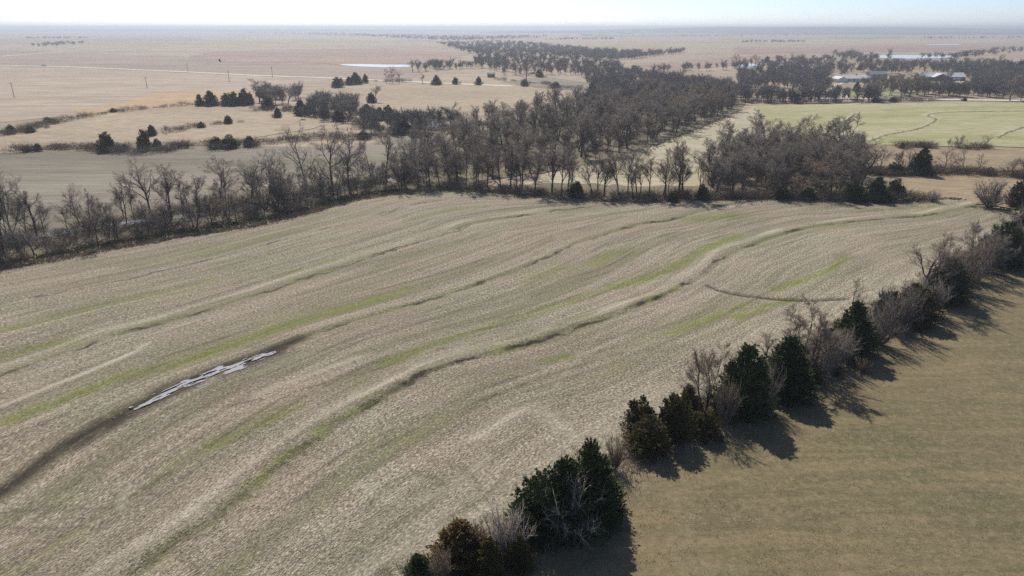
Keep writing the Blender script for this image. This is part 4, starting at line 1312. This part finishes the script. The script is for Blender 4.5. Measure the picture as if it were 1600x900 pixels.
for k, pp in enumerate(([(40, 60), (140, 59.5), (140, 60.3), (40, 60.8)], [(850, 62), (960, 61), (960, 62), (850, 63)], [(1160, 66), (1260, 65.5), (1260, 66.3), (1160, 67)], [(1440, 60), (1600, 59), (1600, 59.7), (1440, 61)],
                        [(1060, 57), (1300, 55), (1300, 55.6), (1060, 57.6)], [(560, 55), (660, 55.5), (660, 56.2), (560, 55.8)])):
    belts += pxscatter(pp, 45, 90 + k)
merged('creek_wood_saplings', LT, list(scatter(W1, 330, 33)) + list(scatter(W3, 100, 34)), (5.0, 9.0), M_brush, 'thin young growth filling the creek wood and the round grove', 'saplings', (0.7, 1.1), 9)
merged('distant_tree_belts', LF, belts, lambda p, R: R.uniform(5, 10), M_farwood, 'blue-hazed belts of trees far off below the horizon', 'woodland', (1.3, 2.6), 4)

br = list(along([(-80, 430), (0, 412), (100, 394), (250, 367), (380, 343), (480, 323), (560, 302), (700, 294)], 70, 1.4, 51)) + list(along([(-80, 400), (100, 365), (250, 341), (380, 320), (480, 303), (560, 289), (660, 272)], 115, 2.4, 52)) \
   + list(along([(-80, 412), (100, 378), (250, 352), (380, 330), (480, 311), (560, 294), (660, 282)], 60, 1.5, 53))
merged('creek_brush', LB, br, (1.0, 3.2), M_brush, 'grey-brown tangle of brush along the creek banks at the left', 'brush', (0.9, 1.6), 5)
br = list(along([(680, 294), (800, 300), (900, 309), (1000, 311), (1100, 310), (1200, 311), (1330, 315)], 190, 1.5, 54)) + list(scatter(W1, 300, 55)) + list(scatter(W3, 120, 56))
merged('grove_brush', LB, br, (0.7, 2.8), M_brush, 'brown undergrowth beneath the bare tree row, grove and creek wood', 'brush', (0.9, 1.6), 6)
br = list(along([(620, 925), (720, 890), (800, 860), (880, 800), (945, 760)], 34, 0.9, 57)) + list(along([(1060, 680), (1160, 630), (1270, 572), (1340, 540), (1400, 500), (1480, 455), (1590, 395)], 80, 1.3, 58))
merged('hedgerow_brush', LB, br, (0.7, 2.0), M_brush, 'low grey twiggy undergrowth filling the hedgerow', 'brush', (0.8, 1.4), 7)
br = list(along([(30, 236), (120, 233), (180, 236), (250, 236), (300, 228)], 70, 3.0, 59)) + list(along([(0, 212), (40, 206), (60, 200), (85, 191)], 34, 2.6, 60)) + list(along([(300, 230), (400, 226), (480, 218), (570, 216), (650, 205)], 60, 2.5, 61)) \
   + list(along([(400, 168), (470, 178), (540, 190), (600, 205), (660, 206), (740, 200)], 70, 4.0, 62)) + list(along([(1410, 230), (1450, 231), (1456, 231)], 14, 0.8, 63)) + list(along([(1495, 232), (1520, 234), (1545, 232)], 16, 0.9, 64)) \
   + list(along([(1330, 272), (1400, 273), (1480, 271), (1560, 275), (1620, 280)], 80, 1.4, 65)) + list(along([(1335, 314), (1400, 314), (1450, 314)], 20, 1.0, 66)) + list(along([(90, 191), (200, 174), (300, 164)], 20, 1.0, 67)) \
   + list(along([(260, 208), (310, 198), (370, 192)], 14, 1.0, 69)) + list(along([(1150, 160), (1300, 160), (1460, 158)], 60, 2.0, 68)) + list(along([(590, 128), (640, 128)], 12, 2, 70)) + list(along([(770, 124), (860, 133), (930, 144)], 24, 3, 71))
br += [f + rng.normal(0, w * 0.45, 2) for f, w in CEDAR_FEET if f[1] > 180 for _ in range(2)]
merged('field_edge_brush', LB, br, (1.0, 3.4), M_brush, 'patches of dark bare brush along the far field edges and draws', 'brush', (1.0, 1.9), 8)

# ------------------------------------------------------------------ loose straw, grass and weeds
def blades(name, pts, zs, h, w, mat, label, cat, lay=0.0, per=1, seed=1, dirs=None):
    R = np.random.default_rng(seed)
    P = np.repeat(np.column_stack([pts, zs]), per, axis=0)
    n = len(P)
    if per > 1:
        P[:, :2] += R.normal(0, h * 0.35, (n, 2))
    a = R.uniform(0, 6.28, n) if dirs is None else np.repeat(dirs, per) + R.normal(0, 0.5, n)
    H = R.uniform(0.5, 1.2, n) * h
    tilt = R.uniform(0.1, 0.7, n) if not lay else R.uniform(lay - 0.35, lay, n)
    d = np.stack([np.cos(a) * np.sin(tilt), np.sin(a) * np.sin(tilt), np.cos(tilt)], 1)
    b = R.uniform(0, 6.28, n)
    s = np.stack([np.cos(b), np.sin(b), np.zeros(n)], 1) * w * R.uniform(0.6, 1.3, n)[:, None]
    V = np.stack([P - s, P + s, P + d * H[:, None]], 1).reshape(-1, 3)
    o = link(name, mesh_np(name, V, np.arange(n * 3).reshape(-1, 3), mat))
    o['kind'] = 'stuff'
    return tag(o, label, cat)

R0 = np.random.default_rng(77)
def near_points(P, n, seed):
    """more pieces where the photograph can resolve them"""
    R = np.random.default_rng(seed)
    w = 1.0 / (P[:, 0] ** 2 + P[:, 1] ** 2)
    w /= w.sum()
    return R.choice(len(P), n, p=w)
ok = (np.abs(FIELD_P[:, 0]) < FIELD_P[:, 1] * 0.95 + 15)
FP, FZ, FD = FIELD_P[ok], FIELD_Z[ok], dark[ok]
i = near_points(FP, 300000, 1)
clump = fbm(FP[i, 0] / 1.1, FP[i, 1] / 1.1, 3) + 1.0 * fbm(FLOW[ok][i] / 1.0, ALONG[ok][i] / 22, 3) > 0.0
i = i[clump & (R0.random(len(i)) > FD[i] * 0.9)]
sp = FP[i] + R0.uniform(-0.3, 0.3, (len(i), 2))
blades('straw_litter', sp, FZ[i] + 0.01, 0.30, 0.024, M_straw, 'pale loose straw and stubble stalks strewn over the big field', 'straw', 1.3, 1, 2, np.full(len(sp), 0.54))
def on_field(pts):
    return field_height(pts) - 0.01
M_terr = plain('dark_terrace_grass', (0.115, 0.140, 0.045), 0.8, 0.4, 0.6)
wd = np.concatenate([along([(150, 950), (220, 896), (330, 820), (420, 748), (500, 690)], 1500, 0.95, 91), along([(515, 668), (550, 650), (650, 597), (760, 558), (850, 534)], 1300, 0.85, 92), along([(850, 533), (975, 488), (1050, 458), (1100, 428), (1140, 400)], 700, 0.6, 93),
                     along([(60, 735), (110, 700), (150, 675)], 260, 0.9, 94)])
keepw = fbm(wd[:, 0] / 2.0, wd[:, 1] / 2.0, 3) > -0.15
wd = wd[keepw]
blades('terrace_grass', wd, on_field(wd), 0.13, 0.05, M_terr, 'dark green grass tufts growing along the near terrace line', 'grass', 1.3, 3, 9)
i = near_points(Q, 130000, 3)
sp = Q[i] + R0.uniform(-0.5, 0.5, (len(i), 2))
m = in_poly(sp, PAST) & (fbm(sp[:, 0] / 1.6, sp[:, 1] / 1.6, 3) > -0.2)
sp = sp[m]
blades('pasture_grass', sp, pasture_height(sp) - 0.01, 0.13, 0.030, M_grass, 'short dry olive-brown grass of the pasture at lower right', 'grass', 1.1, 1, 4)
wd = along([(500, 1060), (640, 950), (800, 842), (980, 718), (1100, 655), (1250, 560), (1400, 480), (1560, 390), (1650, 345)], 5200, 1.7, 81)
blades('hedgerow_weeds', wd, np.array([0.2] * len(wd)), 0.75, 0.03, M_weed, 'dead tan weeds and tall grass along the hedgerow foot', 'weeds', 0, 9, 5)
wd = np.concatenate([along([(-100, 445), (0, 424), (100, 404), (250, 377), (400, 353), (480, 334), (560, 311), (640, 301)], 3200, 1.1, 82), along([(640, 300), (720, 298), (800, 303), (900, 314), (1000, 317), (1100, 314), (1200, 312), (1300, 318), (1420, 317)], 3200, 0.9, 83)])
blades('field_edge_grass', wd, np.array([0.2] * len(wd)), 0.34, 0.05, M_weed, 'tan tall grass along the creek side edge of the stubble', 'grass', 0, 7, 6)
wd = np.concatenate([along([(-100, 436), (0, 414), (100, 396), (250, 369), (400, 346), (480, 328), (560, 306), (640, 298)], 2600, 1.2, 84), along([(880, 268), (960, 250), (1050, 218), (1140, 182)], 1200, 2.0, 85), along([(1380, 316), (1440, 314), (1500, 312)], 500, 0.8, 86), along([(1520, 326), (1580, 330)], 300, 0.8, 87)])
blades('bank_grass', wd, np.array([0.18] * len(wd)), 0.30, 0.07, M_bankg, 'fresh green grass on the creek banks and wood edges', 'grass', 0, 7, 7)

# ------------------------------------------------------------------ farm buildings
M_wallw = plain('white_wall', (0.74, 0.72, 0.68), 0.7, 0.06, 1)
M_brick = plain('brown_brick_wall', (0.20, 0.125, 0.09), 0.85, 0.15, 2)
M_wallg = plain('grey_siding', (0.36, 0.36, 0.37), 0.8, 0.08, 1)
M_roofp = plain('pale_metal_roof', (0.62, 0.62, 0.62), 0.45, 0.06, 0.6)
M_roofg = plain('grey_shingle_roof', (0.25, 0.25, 0.27), 0.85, 0.15, 2)
M_glass = plain('window_glass', (0.04, 0.05, 0.06), 0.1, 0.05)
M_trim = plain('white_trim', (0.78, 0.77, 0.74), 0.6, 0.03)
M_door = plain('door_paint', (0.30, 0.26, 0.22), 0.6, 0.1)
M_garage = plain('garage_door', (0.72, 0.71, 0.68), 0.6, 0.05)

def gable_roof(mb, x0, x1, y0, y1, z, rise, over, axis, th=0.18):
    if axis == 'x':
        m = (y0 + y1) / 2
        sl = rise / ((y1 - y0) / 2)
        a, b, d = y0 - over, y1 + over, over * sl
        return mb.extr([(a, z - d), (m, z + rise), (b, z - d), (b, z - d + th), (m, z + rise + th), (a, z - d + th)], 'x', x0 - over, x1 + over)
    m = (x0 + x1) / 2
    sl = rise / ((x1 - x0) / 2)
    a, b, d = x0 - over, x1 + over, over * sl
    return mb.extr([(a, z - d), (m, z + rise), (b, z - d), (b, z - d + th), (m, z + rise + th), (a, z - d + th)], 'y', y0 - over, y1 + over)

def wall_gable(mb, x0, x1, y0, y1, z, rise, axis):
    if axis == 'x':
        return mb.extr([(y0, 0), (y1, 0), (y1, z), ((y0 + y1) / 2, z + rise - 0.02), (y0, z)], 'x', x0, x1)
    return mb.extr([(x0, 0), (x1, 0), (x1, z), ((x0 + x1) / 2, z + rise - 0.02), (x0, z)], 'y', y0, y1)

def window(root, x, y, w, h, z):
    f = MB().box(x - w / 2, x + w / 2, y - 0.05, y + 0.02, z, z + h).build('window', M_trim, root)
    MB().box(x - w / 2 + 0.1, x + w / 2 - 0.1, y - 0.075, y - 0.055, z + 0.1, z + h - 0.1).build('pane', M_glass, f)

def house(name, px, py, rz, label, blocks, wins, door=None, garage=None, wall=M_wallw, roof=M_roofp, chimney=None):
    xy = g(px, py)
    root = empty(name, (xy[0], xy[1], 0.12), rz)
    for i, (x0, x1, y0, y1, z, rise, ax) in enumerate(blocks):
        wall_gable(MB(), x0, x1, y0, y1, z, rise, ax).build('wall', wall, root)
        r = gable_roof(MB(), x0, x1, y0, y1, z, rise, 0.5, ax).build('roof', roof, root)
        if chimney and i == 0:
            MB().box(chimney[0] - .45, chimney[0] + .45, chimney[1] - .4, chimney[1] + .4, z, z + rise + 1.0).build('chimney', M_brick, r)
    for w in wins:
        window(root, *w)
    if door:
        d = MB().box(door[0] - 0.5, door[0] + 0.5, door[1] - 0.06, door[1] + 0.02, 0.05, 2.15).build('door', M_door, root)
        MB().box(door[0] + 0.3, door[0] + 0.4, door[1] - 0.12, door[1] - 0.065, 1.0, 1.1).build('handle', M_trim, d)
    for gx in garage or ():
        MB().box(gx[0] - 1.4, gx[0] + 1.4, gx[1] - 0.07, gx[1] + 0.02, 0.05, 2.3).build('garage_door', M_garage, root)
    return tag(root, label, 'house')

house('farmhouse', 1333, 128.5, 0.10, 'low white farmhouse with pale roof and garage wing at the end of the gravel drive',
      [(-8, 13, 0, 9, 2.8, 1.9, 'x'), (-15, -7.9, -4, 6, 2.7, 1.6, 'y')], [(-4, 0, 1.6, 1.2, 1.0), (0.5, 0, 1.6, 1.2, 1.0), (7, 0, 1.8, 1.2, 1.0), (10.5, 0, 1.2, 1.2, 1.0)], (3.5, 0), [(-11.5, -4)], M_wallw, M_roofp, (5, 5.5))
house('farmhouse', 1472, 126.5, -0.04, 'long brown farmhouse with pale metal roof and a dark front gable',
      [(-17, 18, 0, 11, 3.1, 2.8, 'x'), (-9, 3, -4, 6, 3.1, 2.5, 'y')], [(-14, 0, 1.8, 1.3, 1.0), (-11, 0, 1.4, 1.3, 1.0), (-6.5, -4, 2.0, 1.4, 0.9), (0.5, -4, 2.0, 1.4, 0.9), (6, 0, 1.8, 1.3, 1.0), (15.5, 0, 1.6, 1.3, 1.0)], (-3, -4), [(9.5, 0), (12.8, 0)], M_brick, M_roofp, (10, 7))
house('farmhouse', 1373, 124.5, 0.05, 'grey house half hidden by bare trees between the other two farmhouses',
      [(-7, 7, 0, 8, 4.2, 2.0, 'x')], [(-4.5, 0, 1.4, 1.3, 2.5), (0, 0, 1.4, 1.3, 2.5), (4.5, 0, 1.4, 1.3, 2.5), (-4.5, 0, 1.4, 1.2, 0.8)], (2, 0), None, M_wallg, M_roofg)
def shed(px, py, rz, s, label, w=8, d=6, h=3, rise=1.4, wall=M_wallw, roof=M_roofp, name='shed'):
    xy = g(px, py)
    root = empty(name, (xy[0], xy[1], 0.1), rz)
    wall_gable(MB(), -w / 2, w / 2, 0, d, h, rise, 'x').build('wall', wall, root)
    gable_roof(MB(), -w / 2, w / 2, 0, d, h, rise, 0.3, 'x').build('roof', roof, root)
    MB().box(-1.2, 1.2, -0.06, 0.02, 0.05, h * 0.8).build('door', M_door, root)
    return tag(root, label, 'shed' if name == 'shed' else 'barn')
shed(403.5, 150.5, 0.1, 1, 'small white shed behind the row of pasture cedars', 3.6, 3, 2.2, 0.6)
shed(767, 121, -0.1, 1, 'low dark shed at the edge of the tan pasture beside the road', 6, 4, 2.6, 1.0, M_brick, M_roofg)
shed(764, 58.5, 0.05, 1, 'bright white barn far off beyond the dark wood', 26, 14, 8, 4, name='barn')
shed(557, 53.4, 0.05, 1, 'tiny white barn among trees just below the horizon', 20, 12, 7, 4, name='barn')
shed(984, 52.6, 0.02, 1, 'long white barn at the edge of the far green crop', 70, 16, 7, 4, name='barn')

# ------------------------------------------------------------------ truck, poles, bird
M_tyre = plain('tyre_rubber', (0.03, 0.03, 0.03), 0.9, 0.1)
M_white = plain('white_paint', (0.80, 0.80, 0.80), 0.35, 0.02)
M_dark = plain('dark_trim', (0.04, 0.045, 0.05), 0.4, 0.1)
def truck(px, py, rz):
    xy = g(px, py)
    r = empty('pickup_truck', (xy[0], xy[1], 0.20), rz)
    MB().extr([(-2.9, 0.45), (2.85, 0.45), (2.85, 0.95), (2.6, 1.08), (1.1, 1.12), (-2.9, 1.12)], 'y', -0.95, 0.95).build('body', M_white, r)
    MB().extr([(1.1, 1.125), (0.45, 1.85), (-1.0, 1.88), (-1.15, 1.125)], 'y', -0.85, 0.85).build('cab', M_white, r)
    for s in (-1, 1):
        MB().extr([(0.85, 1.18), (0.35, 1.75), (-0.85, 1.77), (-0.95, 1.18)], 'y', s * 0.855, s * 0.875).build('window', M_glass, r)
    MB().poly([(1.12, -0.75, 1.16), (1.12, 0.75, 1.16), (0.56, 0.72, 1.78), (0.56, -0.72, 1.78)], [(0, 1, 2, 3)]).build('windscreen', M_glass, r)
    MB().box(-2.75, -1.3, -0.85, 0.85, 1.125, 1.75).build('bed_cover', M_white, r)
    MB().box(2.86, 2.95, -0.9, 0.9, 0.45, 0.75).build('bumper', M_dark, r)
    for x in (-1.9, 1.9):
        for y in (-0.97, 0.72):
            w = MB().tube((x, y, 0.4), (x, y + 0.25, 0.4), 0.40, 0.40, 16).build('wheel', M_tyre, r)
            MB().tube((x, y - 0.012, 0.4), (x, y - 0.002, 0.4), 0.22, 0.22, 12).build('rim', M_wallg, w)
    for y in (-0.7, 0.5):
        MB().box(2.851, 2.87, y, y + 0.2, 0.78, 0.93).build('headlight', M_trim, r)
    return tag(r, 'white pickup truck driving along the gravel road at far left', 'truck')
truck(68.5, 103.4, math.pi - 0.1)

M_pole = plain('weathered_pole', (0.16, 0.13, 0.105), 0.9, 0.2, 1)
for i, (px, py, top) in enumerate([(22.5, 152.5, 129), (230, 137.5, 120), (358.5, 128, 111), (426, 121, 104), (294, 112.5, 99)]):
    xy = g(px, py)
    h = tall(px, py, top)
    r = empty('utility_pole', (xy[0], xy[1], 0.05), 0.9)
    MB().tube((0, 0, 0), (0, 0, h), 0.19, 0.13, 8).build('shaft', M_pole, r)
    ca = MB().box(-1.1, 1.1, -0.06, 0.06, h - 0.75, h - 0.62).build('crossarm', M_pole, r)
    for x in (-1.0, 0.0, 1.0):
        MB().tube((x, 0, h - 0.62 if x else h), (x, 0, h - 0.45 if x else h + 0.16), 0.05, 0.04, 6).build('insulator', M_wallg, ca)
    tag(r, ('wooden utility pole nearest the left edge, in the pale prairie', 'wooden utility pole beside the orange grass in the pale prairie', 'wooden utility pole near the gravel road above the cedar row',
            'wooden utility pole against the gravel road above the wide bare tree', 'faint utility pole beyond the gravel road')[i], 'utility pole', 'utility poles across the prairie')

def bird():
    u, v = (343 - 800) / FPX, (450 - 95) / FPX
    t = 62.0
    loc = (u * t, (CP + v * SP) * t, CAM_H + (-SP + v * CP) * t)
    r = empty('bird', loc, 0.9)
    r.rotation_euler = (0.5, 0.9, 0.9)
    m = plain('black_feathers', (0.012, 0.011, 0.011), 0.8, 0.1)
    nodes = np.array([(0.16, 0, 0.01), (0.13, 0, 0.012), (0.10, 0, 0.008), (0.04, 0, 0), (-0.05, 0, 0), (-0.12, 0, 0.005), (-0.17, 0, 0.01)])
    b = tube_np(nodes, (0.004, 0.02, 0.022, 0.036, 0.034, 0.02, 0.006), 10)
    link('body', mesh_np('body', b[0], b[1], m, True), r)
    for s in (-1, 1):
        pl = [(0.06, 0.02), (0.075, 0.12), (0.05, 0.24), (0.0, 0.33), (-0.04, 0.30), (-0.055, 0.22), (-0.06, 0.12), (-0.05, 0.02)]
        pts = [(x, s * y, 0.02 + 0.28 * y) for x, y in pl] + [(x, s * y, 0.008 + 0.28 * y) for x, y in pl]
        n = len(pl)
        MB().poly(pts, [tuple(range(n)), tuple(range(2 * n - 1, n - 1, -1))] + [(i, (i + 1) % n, (i + 1) % n + n, i + n) for i in range(n)]).build('wing', m, r)
    MB().extr([(-0.14, -0.015), (-0.27, -0.05), (-0.27, 0.05), (-0.14, 0.015)], 'z', 0.004, 0.014).build('tail', m, r)
    tag(r, 'black bird in flight over the far prairie at upper left', 'bird')
bird()

# ------------------------------------------------------------------ the air
hz = MB().box(-20500, 20500, -19500, 19800, -3.0, 64.0)
hm = bpy.data.materials.new('haze_air')
hm.use_nodes = True
hn = hm.node_tree
hn.nodes.clear()
pv = hn.nodes.new('ShaderNodeVolumePrincipled')
pv.inputs['Color'].default_value = (0.76, 0.83, 0.93, 1)
pv.inputs['Density'].default_value = 0.00021
pv.inputs['Anisotropy'].default_value = 0.35
ho = hn.nodes.new('ShaderNodeOutputMaterial')
hn.links.new(pv.outputs[0], ho.inputs['Volume'])
haze = hz.build('haze', hm)
haze['kind'] = 'stuff'
tag(haze, 'thin pale blue haze over the whole plain', 'haze')
